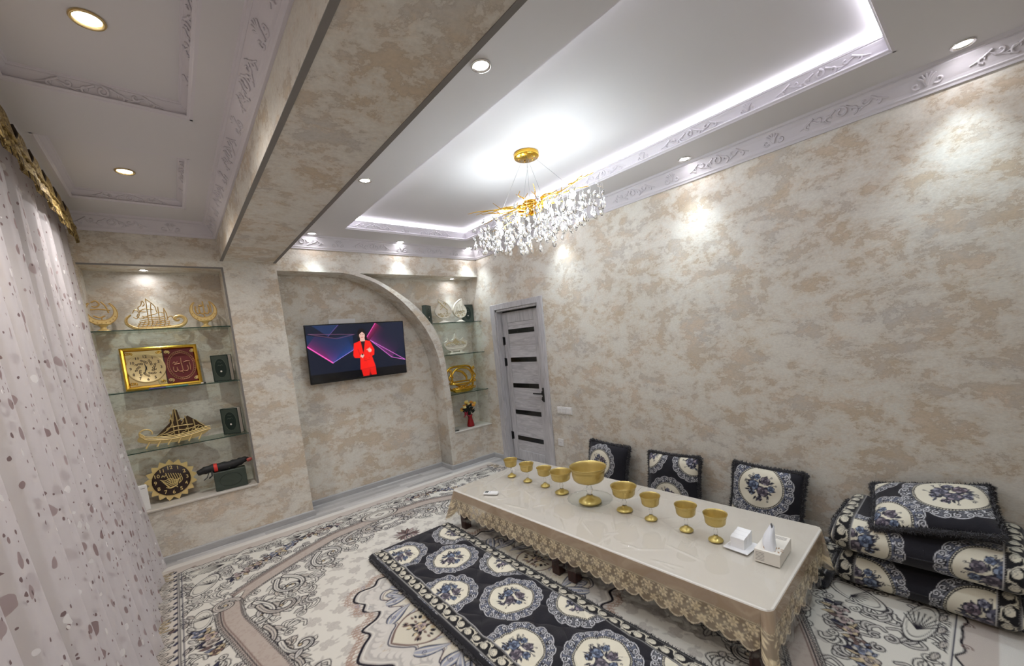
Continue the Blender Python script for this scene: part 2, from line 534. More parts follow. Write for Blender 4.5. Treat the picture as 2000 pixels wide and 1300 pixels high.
tn = [4]
def cornice(p0, p1, inward, z0, h, d, label, orns=True, step=0.36, small=False, phase=0.25):
    tn[0] += 1
    b = MB(); sweep(b, crown_profile(h, d), p0, p1, inward, z0)
    t = struct('trim_%d' % tn[0], b, M_MOULD, label)
    if orns:
        v = Vector((p1[0] - p0[0], p1[1] - p0[1], 0)); Ln = v.length; v.normalize()
        inw = Vector((inward[0], inward[1], 0))
        up_ = (inw * (0.50 * d) + Vector((0, 0, 0.52 * h))).normalized()
        along = v
        if along.cross(up_).z > 0: along = -v
        s = phase; k = 0
        while s < Ln - 0.1:
            c = Vector((p0[0], p0[1], z0)) + v * s + inw * (0.52 * d) + Vector((0, 0, 0.54 * h))
            orn(t, (OR_SM_S if small else OR_SM) if k % 2 else (OR_BIG_S if small else OR_BIG), c, along, up_)
            s += step; k += 1
    return t

HC = ZS - 2.738
cornice((XR, Y0), (XR, YF), (-1, 0), 2.738, HC, 0.10, 'white crown moulding along the right wall', phase=0.35)
cornice((XB1, YF), (XR, YF), (0, -1), 2.738, HC, 0.10, 'white crown moulding above the television niche')
cornice((XL, YF), (XB0, YF), (0, -1), 2.773, ZL - 2.773, 0.09, 'white crown moulding above the left niche', phase=0.45)
cornice((XB0, Y0), (XB0, YF), (-1, 0), 2.773, ZL - 2.773, 0.09, 'white crown moulding along the beam in the window bay', phase=0.4)
cornice((XB1, Y0), (XR, Y0), (0, 1), 2.738, HC, 0.10, 'white crown moulding on the near wall', orns=False)
# tray moulding
HT, DT = 0.085, 0.045
for p0, p1, inw, nm in (((TX1, TY0), (TX1, TY1), (-1, 0), 'right'), ((TX0, TY1), (TX1, TY1), (0, -1), 'far'), ((TX0, TY0), (TX0, TY1), (1, 0), 'left'), ((TX0, TY0), (TX1, TY0), (0, 1), 'near')):
    tm = cornice(p0, p1, inw, ZS, HT, DT, 'white ornamented moulding on the %s edge of the ceiling tray' % nm, orns=nm in ('right', 'far'), small=True, phase=0.3)
# coffers of the window bay
for (y0, y1) in COFF[:2]:
    for p0, p1, inw, nm in (((CX1, y0), (CX1, y1), (-1, 0), 'right'), ((CX0, y1), (CX1, y1), (0, -1), 'far'), ((CX0, y0), (CX0, y1), (1, 0), 'left'), ((CX0, y0), (CX1, y0), (0, 1), 'near')):
        cornice(p0, p1, inw, ZL, 0.06, 0.05, 'white moulding on the %s edge of a window bay coffer' % nm, orns=nm in ('right', 'far'), small=True, phase=0.32)

# LED diffuser of the tray
b = MB()
o1, o2, z1, z2 = 0.040, 0.066, ZS + HT - 0.004, ZT - 0.002
for (xa, xb, ya, yb, kind) in ((TX0, TX1, TY0, TY1, 0),):
    ring1 = [(xa + o1, ya + o1, z1), (xb - o1, ya + o1, z1), (xb - o1, yb - o1, z1), (xa + o1, yb - o1, z1)]
    ring2 = [(xa + o2, ya + o2, z2), (xb - o2, ya + o2, z2), (xb - o2, yb - o2, z2), (xa + o2, yb - o2, z2)]
    ring3 = [(xa + o1, ya + o1, z2), (xb - o1, ya + o1, z2), (xb - o1, yb - o1, z2), (xa + o1, yb - o1, z2)]
    b.add(ring1 + ring2 + ring3, [(i, (i + 1) % 4, 4 + (i + 1) % 4, 4 + i) for i in range(4)] + [(i, 8 + i, 8 + (i + 1) % 4, (i + 1) % 4) for i in range(4)])
led = b.build('led_strip', M_LED)
tag(led, 'glowing white LED strip around the raised ceiling tray', 'light strip')

# floor, baseboards
b = MB(); b.box(XL - 0.15, XR + 0.3, Y0 - 0.15, YB + 0.15, -0.1, -0.004)
floor = struct('floor', b, M_FLOOR)
pw = 0.066
row = 0
y = 4.16
while y < YB:
    x = -0.66 + rng.uniform(-0.5, 0)
    while x < XR:
        ln = rng.choice((0.42, 0.55, 0.62, 0.74))
        xa, xb = max(x, XL), min(x + ln, XR)
        if xb - xa > 0.02 and not (y > YF + 0.01 and (xb < XB1 or xa > 2.62)):
            p = MB(); p.box(xa + 0.0006, xb - 0.0006, y + 0.0005, min(y + pw, YB) - 0.0005, -0.004, 0.0)
            p.build('plank', M_FLOOR, floor)
        x += ln
    y += pw
# the rest of the boards, long rows under and beside the rug
for k in range(35):
    ya = Y0 + k * 0.1317
    for xa, xb in ((XL, 1.2), (1.2, XR + 0.14)):
        p = MB(); p.box(xa + 0.0006, xb - 0.0006, ya + 0.0005, ya + 0.1317 - 0.0005 if k < 34 else 4.16, -0.004, 0.0)
        p.build('plank', M_FLOOR, floor)

def bboard(name, p0, p1, inw, label):
    b = MB(); sweep(b, [(0, 0), (0.014, 0), (0.014, 0.052), (0.009, 0.061), (0, 0.061)], p0, p1, inw, 0.0)
    return struct(name, b, M_BASEB, label)
b = MB()
for p0, p1, inw in (((-0.66, YF), (XB1 + 0.014, YF), (0, -1)), ((XB1, YF), (XB1, YB), (1, 0)), ((XB1, YB), (2.619, YB), (0, -1)), ((2.619, YF), (2.619, YB), (-1, 0)), ((2.605, YF), (XR, YF), (0, -1))):
    sweep(b, [(0, 0), (0.014, 0), (0.014, 0.052), (0.009, 0.061), (0, 0.061)], p0, p1, inw, 0.0)
struct('baseboard_far', b, M_BASEB, 'grey baseboard following pillar, niche and arch')
b = MB()
for p0, p1 in (((XR, Y0), (XR, 3.32)), ((XR, 4.30), (XR, YF))):
    sweep(b, [(0, 0), (0.014, 0), (0.014, 0.052), (0.009, 0.061), (0, 0.061)], p0, p1, (-1, 0), 0.0)
struct('baseboard_right', b, M_BASEB, 'grey baseboard along the right wall')

# ---- door
b = MB()
FX = XR - 0.016
for (y0, y1, z0, z1) in ((3.318, 3.408, 0, 2.10), (4.212, 4.302, 0, 2.10), (3.408, 4.212, 2.028, 2.10)):
    b.bbox(FX, XR + 0.002, y0, y1, z0, z1, 0.004)
door = struct('door_1', b, M_DOORW, 'ash grey door with five black glass strips')
b = MB(); b.box(XR, XR + 0.16, 4.19, 4.215, 0, DZ); b.box(XR, XR + 0.16, DY0, DY0 + 0.025, 0, DZ); b.box(XR, XR + 0.16, DY0, DY1, DZ - 0.025, DZ)
b.build('jamb', M_DOORW, door)
b = MB(); b.box(XR + 0.10, XR + 0.105, DY0 + 0.025, DY0 + 0.04, 0, DZ - 0.025); b.box(XR + 0.10, XR + 0.105, DY0, DY1 - 0.03, DZ - 0.045, DZ - 0.025)
b.build('rubber_seal', M_BLACK, door)
LX = XR + 0.082          # face of the leaf
Y_A, Y_B = 3.447, 4.182
b = MB(); b.bbox(LX, LX + 0.04, Y_A, Y_A + 0.14, 0.012, 1.985, 0.003); b.bbox(LX, LX + 0.04, Y_B - 0.10, Y_B, 0.012, 1.985, 0.003)
b.bbox(LX, LX + 0.04, Y_A + 0.14, Y_B - 0.10, 0.012, 0.15, 0.003); b.bbox(LX, LX + 0.04, Y_A + 0.14, Y_B - 0.10, 1.85, 1.985, 0.003)
leaf = b.build('leaf_frame', M_DOORW, door)
stripz = [0.318, 0.672, 1.028, 1.366, 1.735]
zs_ = [0.15] + [q for z in stripz for q in (z - 0.028, z + 0.028)] + [1.85]
for k in range(0, len(zs_), 2):
    za, zb = zs_[k], zs_[k + 1]
    mid = (za + zb) / 2
    for q0, q1 in ((za, mid), (mid, zb)):
        b = MB(); b.bbox(LX + 0.008, LX + 0.034, Y_A + 0.14, Y_B - 0.10, q0 + 0.0008, q1 - 0.0008, 0.002)
        b.build('panel', M_DOORP, door)
for z in stripz:
    b = MB(); b.box(LX + 0.005, LX + 0.030, Y_A + 0.14, Y_B - 0.10, z - 0.028, z + 0.028)
    b.build('glass_strip', M_BLACKGLASS, door)
for z in (1.62, 1.34, 0.34):
    b = MB(); b.tube([(LX - 0.008, Y_B + 0.004, z - 0.055), (LX - 0.008, Y_B + 0.004, z + 0.055)], 0.008, 8); b.box(LX - 0.002, LX, Y_B - 0.03, Y_B + 0.002, z - 0.05, z + 0.05)
    tag(b.build('hinge', M_BLACK, door), 'black hinge')
hy = 3.515
b = MB(); b.bbox(LX - 0.012, LX, hy - 0.026, hy + 0.026, 0.945 - 0.026, 0.945 + 0.026, 0.003)
b.tube([(LX - 0.012, hy, 0.945), (LX - 0.045, hy, 0.945)], 0.011, 10)
b.bbox(LX - 0.055, LX - 0.040, hy - 0.012, hy + 0.135, 0.936, 0.954, 0.003)
tag(b.build('handle', M_BLACK, door), 'black lever handle')
b = MB(); b.bbox(LX - 0.012, LX, hy - 0.026, hy + 0.026, 0.875 - 0.026, 0.875 + 0.026, 0.003); b.bbox(LX - 0.030, LX - 0.012, hy - 0.004, hy + 0.016, 0.868, 0.882, 0.002)
tag(b.build('lock_rosette', M_BLACK, door), 'black square lock')
b = MB(); b.box(XR - 0.017, XR + 0.082, DY0 - 0.004, DY0 + 0.0255, 0.86, 1.03)
b.build('strike_plate', M_BLACK, door)

# ================================================================== LAMPS
def spot_lamp(parent, loc, watts, size, blend, color, radius=0.03, name='downlight_lamp'):
    ld = bpy.data.lights.new(name, 'SPOT')
    ld.energy = watts; ld.spot_size = R(size); ld.spot_blend = blend; ld.color = color; ld.shadow_soft_size = radius
    o = bpy.data.objects.new(name, ld); COL.objects.link(o)
    o.parent = parent; o.location = loc
    return o
rb = MB(); rb.lathe([(0.044, 0.0), (0.046, -0.004), (0.043, -0.008), (0.037, -0.007), (0.033, -0.001), (0.0325, 0.0)], 32)
ring_me = rb.mesh('ring', M_SILVER); ring_g = rb.mesh('ring', M_LAMPGOLD)
lb = MB(); lb.lathe([(0.0325, -0.0005), (0.024, -0.003), (0.0, -0.004)], 28)
lens_me = lb.mesh('lens', M_LENS); lens_w = lb.mesh('lens', M_LENSW)
def downlight(x, y, z, label, watts, warm=False, size=78, blend=1.0, group=None, scale=1.0, off=None):
    t = thing('downlight', label, 'downlight', (x, y, z), group=group)
    t.scale = (scale,) * 3
    a = link('ring', ring_g if warm else ring_me, t); c = link(off + '_lens_offscreen' if off else 'lens', lens_w if warm else lens_me, t)
    spot_lamp(t, (0, 0, -0.012), watts, size, blend, (1.0, 0.94, 0.90) if warm else (0.80, 0.92, 1.0), name=off + '_downlight_lamp_offscreen' if off else 'downlight_lamp')
    return t
GC = 'recessed ceiling downlights of the main room'
for x, y, lab in ((1.235, 0.10, 'round chrome downlight in the ceiling border beside the beam, nearest the near wall'),
                  (1.235, 1.50, 'round chrome downlight in the ceiling border beside the beam, second from the near wall'),
                  (1.235, 2.92, 'round chrome downlight in the ceiling border beside the beam, second from the television wall'),
                  (1.235, 4.375, 'round chrome downlight where the beam meets the television wall'),
                  (2.19, 4.405, 'round chrome downlight above the television arch, midway along its wall'),
                  (3.145, 4.405, 'round chrome downlight in the ceiling corner by the door'),
                  (3.145, 2.95, 'round chrome downlight over the right wall behind the chandelier'),
                  (3.145, 1.525, 'round chrome downlight over the right wall between chandelier and cushion stack'),
                  (3.145, 0.13, 'round chrome downlight over the stacked floor cushions by the right wall'),
                  (2.19, 0.05, 'round chrome downlight over the near wall')):
    # two lamps of the ceiling's regular rows lie above the picture's edge
    downlight(x, y, ZS, lab, SPOT_W, group=GC, off='beam' if (x, y) == (1.235, 0.10) else 'near_wall' if (x, y) == (2.19, 0.05) else None)
GL = 'gold ringed downlights of the window bay'
for y, lab in ((3.655, 'gold ringed downlight in the bay coffer next to the left niche'), (2.175, 'gold ringed downlight in the second bay coffer from the left niche'), (0.70, 'gold ringed downlight in the bay coffer over the near wall')):
    downlight(-0.058, y, ZL + 0.06, lab, SPOT_LEFT_W, True, size=140, group=GL, scale=1.15, off='bay' if y < 1 else None)
downlight(-0.076, 4.70, ZNT, 'small downlight inside the left shelf niche above the golden ship', NICHE_W, size=66, blend=0.6, scale=0.8)
downlight(3.02, 4.70, ZNT, 'small downlight inside the right shelf niche above the ivory plaques', NICHE_W, size=66, blend=0.6, scale=0.8)

# ================================================================== WOVEN PATTERNS (drawn with numpy, stored as vertex colours)
class Cv:
    """small anti-aliased painter in metres"""
    def __init__(s, x0, x1, y0, y1, px, bg=None):
        s.x0, s.y0, s.px = x0, y0, px
        s.W, s.H = int(round((x1 - x0) / px)), int(round((y1 - y0) / px))
        s.img = np.zeros((s.H, s.W, 4), np.float32)
        if bg is not None: s.img[..., :3] = bg; s.img[..., 3] = 1
    def win(s, xa, xb, ya, yb):
        m = s.px * 1.5
        i0, i1 = max(0, int((xa - m - s.x0) / s.px)), min(s.W, int((xb + m - s.x0) / s.px) + 2)
        j0, j1 = max(0, int((ya - m - s.y0) / s.px)), min(s.H, int((yb + m - s.y0) / s.px) + 2)
        if i1 <= i0 or j1 <= j0: return None
        X = s.x0 + (np.arange(i0, i1) + 0.5) * s.px
        Y = s.y0 + (np.arange(j0, j1) + 0.5) * s.px
        return (slice(j0, j1), slice(i0, i1)), X[None, :], Y[:, None]
    def put(s, sl, d, col, a=1.0):
        c = (np.clip(0.5 - d / s.px, 0, 1) * a)[..., None].astype(np.float32)
        t = s.img[sl]
        t[..., :3] = t[..., :3] * (1 - c) + np.array(col, np.float32) * c
        t[..., 3:] = np.maximum(t[..., 3:], c)
    def ell(s, x, y, rx, ry, ang=0.0, col=(0, 0, 0), a=1.0):
        r_ = max(rx, ry); q = s.win(x - r_, x + r_, y - r_, y + r_)
        if q is None: return
        sl, X, Y = q; c, n = math.cos(ang), math.sin(ang)
        u, v = (X - x) * c + (Y - y) * n, -(X - x) * n + (Y - y) * c
        k = np.sqrt((u / rx) ** 2 + (v / ry) ** 2)
        s.put(sl, (k - 1) * min(rx, ry), col, a)
    def disc(s, x, y, r_, col, a=1.0): s.ell(x, y, r_, r_, 0, col, a)
    def ring(s, x, y, r_, w, col):
        q = s.win(x - r_ - w, x + r_ + w, y - r_ - w, y + r_ + w)
        if q is None: return
        sl, X, Y = q
        s.put(sl, np.abs(np.hypot(X - x, Y - y) - r_) - w / 2, col)
    def segd(s, P, X, Y, closed):
        d = None
        n = len(P)
        for i in range(n if closed else n - 1):
            ax, ay = P[i]; bx, by = P[(i + 1) % n]
            dx, dy = bx - ax, by - ay
            l2 = dx * dx + dy * dy + 1e-12
            t = np.clip(((X - ax) * dx + (Y - ay) * dy) / l2, 0, 1)
            q = (X - ax - t * dx) ** 2 + (Y - ay - t * dy) ** 2
            d = q if d is None else np.minimum(d, q)
        return np.sqrt(d)
    def stroke(s, P, w, col, closed=False, a=1.0):
        xs = [p[0] for p in P]; ys_ = [p[1] for p in P]
        q = s.win(min(xs) - w, max(xs) + w, min(ys_) - w, max(ys_) + w)
        if q is None: return
        sl, X, Y = q
        s.put(sl, s.segd(P, X, Y, closed) - w / 2, col, a)
    def poly(s, P, col, a=1.0):
        xs = [p[0] for p in P]; ys_ = [p[1] for p in P]
        q = s.win(min(xs), max(xs), min(ys_), max(ys_))
        if q is None: return
        sl, X, Y = q
        ins = np.zeros((Y.shape[0], X.shape[1]), bool)
        n = len(P)
        for i in range(n):
            ax, ay = P[i]; bx, by = P[(i + 1) % n]
            if ay == by: continue
            ins ^= ((ay > Y) != (by > Y)) & (X < (bx - ax) * (Y - ay) / (by - ay) + ax)
        d = s.segd(P, X, Y, True)
        s.put(sl, np.where(ins, -d, d), col, a)
    def sample(s, x, y):
        fx = np.clip((x - s.x0) / s.px - 0.5, 0, s.W - 1.001); fy = np.clip((y - s.y0) / s.px - 0.5, 0, s.H - 1.001)
        i, j = fx.astype(int), fy.astype(int)
        a, b_ = (fx - i)[..., None], (fy - j)[..., None]
        I = s.img
        return (I[j, i] * (1 - a) + I[j, i + 1] * a) * (1 - b_) + (I[j + 1, i] * (1 - a) + I[j + 1, i + 1] * a) * b_

def leaf_poly(x, y, ang, ln, wd):
    c, s_ = math.cos(ang), math.sin(ang)
    out = []
    for t in (0, .15, .35, .6, .85, 1.0): 
        k = math.sin(PI * min(1, t) ** 0.8) * wd / 2
        out.append((t * ln, k))
    pts = out + [(a, -b_) for a, b_ in out[-2:0:-1]]
    return [(x + a * c - b_ * s_, y + a * s_ + b_ * c) for a, b_ in pts]

def rose(cv, x, y, r_, dark, mid, lite, seed=0):
    q = random.Random(seed)
    n = 6
    for k in range(n):
        a = 2 * PI * k / n + q.uniform(0, 1)
        cv.disc(x + 0.62 * r_ * math.cos(a), y + 0.62 * r_ * math.sin(a), 0.46 * r_, dark)
    for k in range(n):
        a = 2 * PI * k / n + q.uniform(-0.2, 0.2)
        cv.disc(x + 0.60 * r_ * math.cos(a), y + 0.60 * r_ * math.sin(a), 0.34 * r_, mid if k % 2 else lite)
    cv.disc(x, y, 0.50 * r_, dark); cv.disc(x, y, 0.42 * r_, mid)
    cv.stroke(scroll_pts(x, y, 0.36 * r_, 1.2, q.uniform(0, 6), 1, 14), 0.14 * r_, dark)
    cv.disc(x + 0.12 * r_, y + 0.1 * r_, 0.10 * r_, lite)

C_INK, C_NAVY = lin((17, 16, 22)), lin((30, 29, 38))
C_CREAM = lin((216, 210, 192))
def med_tile(v):
    q = random.Random(v)
    t = Cv(-0.225, 0.225, -0.225, 0.225, 0.0015)
    blue = lin((96, 101, 118)) if v == 0 else lin((94, 96, 104))
    silver = lin((204, 204, 208))
    n = 14
    pts = [(r_ * math.cos(a), r_ * math.sin(a)) for a in np.linspace(0, 2 * PI, 168, endpoint=False) for r_ in [0.190 + 0.012 * abs(math.sin(a * n / 2)) ** 0.6]]
    t.poly(pts, silver); t.poly([(x * 0.975, y * 0.975) for x, y in pts], C_INK); t.poly([(x * 0.95, y * 0.95) for x, y in pts], blue)
    for k in range(n * 2):
        a = 2 * PI * (k + 0.5) / (n * 2)
        r_ = 0.182 if k % 2 else 0.176
        sg = 1 if k % 2 else -1
        s_ = scroll_pts(r_ * math.cos(a), r_ * math.sin(a), 0.019, 1.35, a + PI * (0.5 if sg > 0 else 1.5), sg, 16, 0.15)
        t.stroke(s_, 0.0110, C_INK); t.stroke(s_, 0.0046, silver)
    for k in range(n):
        a = 2 * PI * k / n
        c = [(0.158 * math.cos(a + d), 0.158 * math.sin(a + d)) for d in np.linspace(-0.14, 0.14, 6)]
        t.stroke(c, 0.004, C_INK)
    for k in range(n * 2):
        a = 2 * PI * k / (n * 2) + 0.1
        x, y = 0.157 * math.cos(a), 0.157 * math.sin(a)
        sq = [(x + 0.0065 * math.cos(a + d), y + 0.0065 * math.sin(a + d)) for d in (0, PI / 2, PI, 3 * PI / 2)]
        if k % 2: t.poly(sq, lin((232, 232, 238))); t.disc(x, y, 0.0022, C_INK)
        else: t.poly(sq, C_INK)
    t.disc(0, 0, 0.1475, C_INK)
    for k in range(76):
        a = 2 * PI * k / 76
        t.disc(0.1425 * math.cos(a), 0.1425 * math.sin(a), 0.0034, C_CREAM)
    t.disc(0, 0, 0.1365, C_INK); t.disc(0, 0, 0.135, C_CREAM)
    drk, grn = lin((40, 40, 54)), lin((70, 74, 86))
    for k in range(34):
        a = q.uniform(0, 2 * PI); r0 = q.uniform(0.02, 0.075)
        x, y = r0 * math.cos(a), r0 * math.sin(a) * 0.9
        t.poly(leaf_poly(x, y, a + q.uniform(-0.6, 0.6), q.uniform(0.025, 0.04), 0.014), drk if q.random() < 0.55 else grn)
    for k in range(9):
        a = q.uniform(0, 2 * PI)
        s_ = [(0.05 * math.cos(a), 0.05 * math.sin(a)), (0.075 * math.cos(a + .2), 0.075 * math.sin(a + .2)), (0.10 * math.cos(a + .1), 0.10 * math.sin(a + .1))]
        t.stroke(s_, 0.003, drk); t.disc(*s_[-1], 0.006, drk); t.disc(s_[-1][0], s_[-1][1], 0.0028, C_CREAM)
    bl, bl2 = (lin((78, 90, 114)), lin((132, 144, 164))) if v == 0 else (lin((88, 88, 104)), lin((146, 146, 160)))
    pu, pu2 = (lin((82, 74, 84)), lin((134, 126, 134))) if v == 0 else (lin((92, 78, 88)), lin((150, 138, 148)))
    for x, y, r_, c1, c2, sd in ((-0.030, 0.030, 0.034, bl, bl2, 1), (0.048, 0.030, 0.030, pu, pu2, 2), (0.004, -0.028, 0.036, pu if v == 0 else bl, pu2, 3), (-0.062, -0.010, 0.020, drk, bl2, 4), (0.060, -0.030, 0.022, bl, bl2, 5), (0.012, 0.072, 0.020, bl, bl2, 6), (-0.035, -0.066, 0.018, drk, pu2, 7)):
        rose(t, x, y, r_, drk, c1, c2, sd + v * 10)
    return t
MED = [med_tile(0), med_tile(1)]

def band_tile():
    """cameo border, runs along x (period 0.15), 0.085 wide"""
    t = Cv(0, 0.15, 0, 0.086, 0.0012, C_INK)
    lite, gr = lin((206, 200, 182)), lin((150, 146, 138))
    for x, sg in ((0.0375, 1), (0.1125, -1), (-0.0375, -1), (0.1875, 1)):
        y = 0.043 + sg * 0.003
        t.stroke([(x - 0.04, y - sg * 0.022), (x - 0.02, y - sg * 0.030), (x + 0.006, y - sg * 0.026), (x + 0.03, y - sg * 0.004), (x + 0.04, y + sg * 0.02)], 0.006, lite)
        for k in range(4):
            t.poly(leaf_poly(x + 0.030 - 0.004 * k, y - sg * (0.004 + 0.006 * k), sg * (2.0 + 0.7 * k), 0.016, 0.008), gr)
        t.stroke(scroll_pts(x + 0.036, y + sg * 0.022, 0.011, 1.1, 0, sg, 12), 0.0035, lite)
        t.ell(x, y, 0.0245, 0.0195, 0, C_INK); t.ell(x, y, 0.0225, 0.0180, 0, lite); t.ell(x, y, 0.0180, 0.0140, 0, gr); t.ell(x - 0.002, y + 0.001, 0.0155, 0.0120, 0, lite)
        t.stroke([(x - 0.006, y - 0.006), (x, y + 0.002), (x + 0.007, y - 0.004)], 0.003, gr)
    for y in (0.003, 0.083):
        t.stroke([(-0.01, y), (0.16, y)], 0.004, lin((176, 174, 172)))
    for k in range(20):
        t.stroke([(k * 0.0075, 0.006), (k * 0.0075 + 0.003, 0.010)], 0.0025, lin((120, 118, 116))); t.stroke([(k * 0.0075, 0.076), (k * 0.0075 + 0.003, 0.080)], 0.0025, lin((120, 118, 116)))
    return t
BAND = band_tile()

def fabric(U, V, meds, bands=(), base=None):
    """U,V metres on the cloth -> colour; meds (u,v,rot,variant,scale); bands (axis,start,width,flip)"""
    c = np.empty(U.shape + (3,), np.float32)
    c[:] = base if base is not None else lin((26, 25, 33))
    for (mu, mv, rot, va, sc) in meds:
        du, dv = U - mu, V - mv
        k = np.hypot(du, dv) < 0.22 * sc
        if not k.any(): continue
        x, y = du[k] / sc, dv[k] / sc
        cs, sn = math.cos(rot), math.sin(rot)
        smp = MED[va].sample(x * cs + y * sn, -x * sn + y * cs)
        a = smp[..., 3:]
        c[k] = c[k] * (1 - a) + smp[..., :3] * a
    for (ax, st, wd, fl) in bands:
        q, al = (U, V) if ax == 'u' else (V, U)
        k = (q >= st) & (q <= st + wd)
        if not k.any(): continue
        y = (q[k] - st) / wd * 0.086
        if fl: y = 0.086 - y
        c[k] = BAND.sample(np.mod(al[k], 0.15), y)[..., :3]
    return c

M_FABRIC = vcol('woven_velour', 0.85, sheen=0.15, bump=(260, 0.25))
M_RUG = vcol('carpet_pile', 0.95, bump=(420, 0.5), spec=0.1)
M_FUR = mat('black_fur', lin((40, 39, 44)), 0.8)
M_FUR.node_tree.nodes['Principled BSDF'].inputs['Sheen Weight'].default_value = 0.25

def fur_trim(path, radius, parent, n, seed, closed=True, length=0.016):
    """fluffy roll: core tube with thousands of fine tapered tufts"""
    q = np.random.default_rng(seed)
    b = MB(); b.tube(path, radius * 0.72, 7, closed=closed)
    P = np.array(path, float)
    if closed: P = np.vstack([P, P[:1]])
    seg = np.linalg.norm(np.diff(P, axis=0), axis=1); cum = np.concatenate([[0], np.cumsum(seg)])
    s_ = q.uniform(0, cum[-1], n)
    i = np.clip(np.searchsorted(cum, s_) - 1, 0, len(seg) - 1)
    t = (s_ - cum[i]) / np.maximum(seg[i], 1e-9)
    C = P[i] * (1 - t[:, None]) + P[i + 1] * t[:, None]
    T = (P[i + 1] - P[i]) / np.maximum(seg[i], 1e-9)[:, None]
    D = q.normal(size=(n, 3)); D -= T * (D * T).sum(1)[:, None]; D /= np.linalg.norm(D, axis=1)[:, None]
    S = np.cross(T, D)
    B = C + D * radius * 0.6
    tip = C + D * (radius * 0.9 + q.uniform(0.3, 1.0, n)[:, None] * length * 0.6) + T * q.normal(0, 0.006, n)[:, None] + S * q.normal(0, 0.005, n)[:, None]
    w_ = 0.0028
    V = np.stack([B + T * w_, B - T * w_ * 0.5 + S * w_, B - T * w_ * 0.5 - S * w_, tip], 1).reshape(-1, 3)
    o = len(b.v)
    b.v.extend(map(tuple, V.tolist()))
    for k in range(n):
        a = o + 4 * k
        for f in ((a, a + 1, a + 3), (a + 1, a + 2, a + 3), (a + 2, a, a + 3)):
            b.f.append(f); b.m.append(0); b.sm.append(False)
    f = b.build('fur_trim', M_FUR, parent)
    f['label'] = 'black fluffy fur edging'
    return f

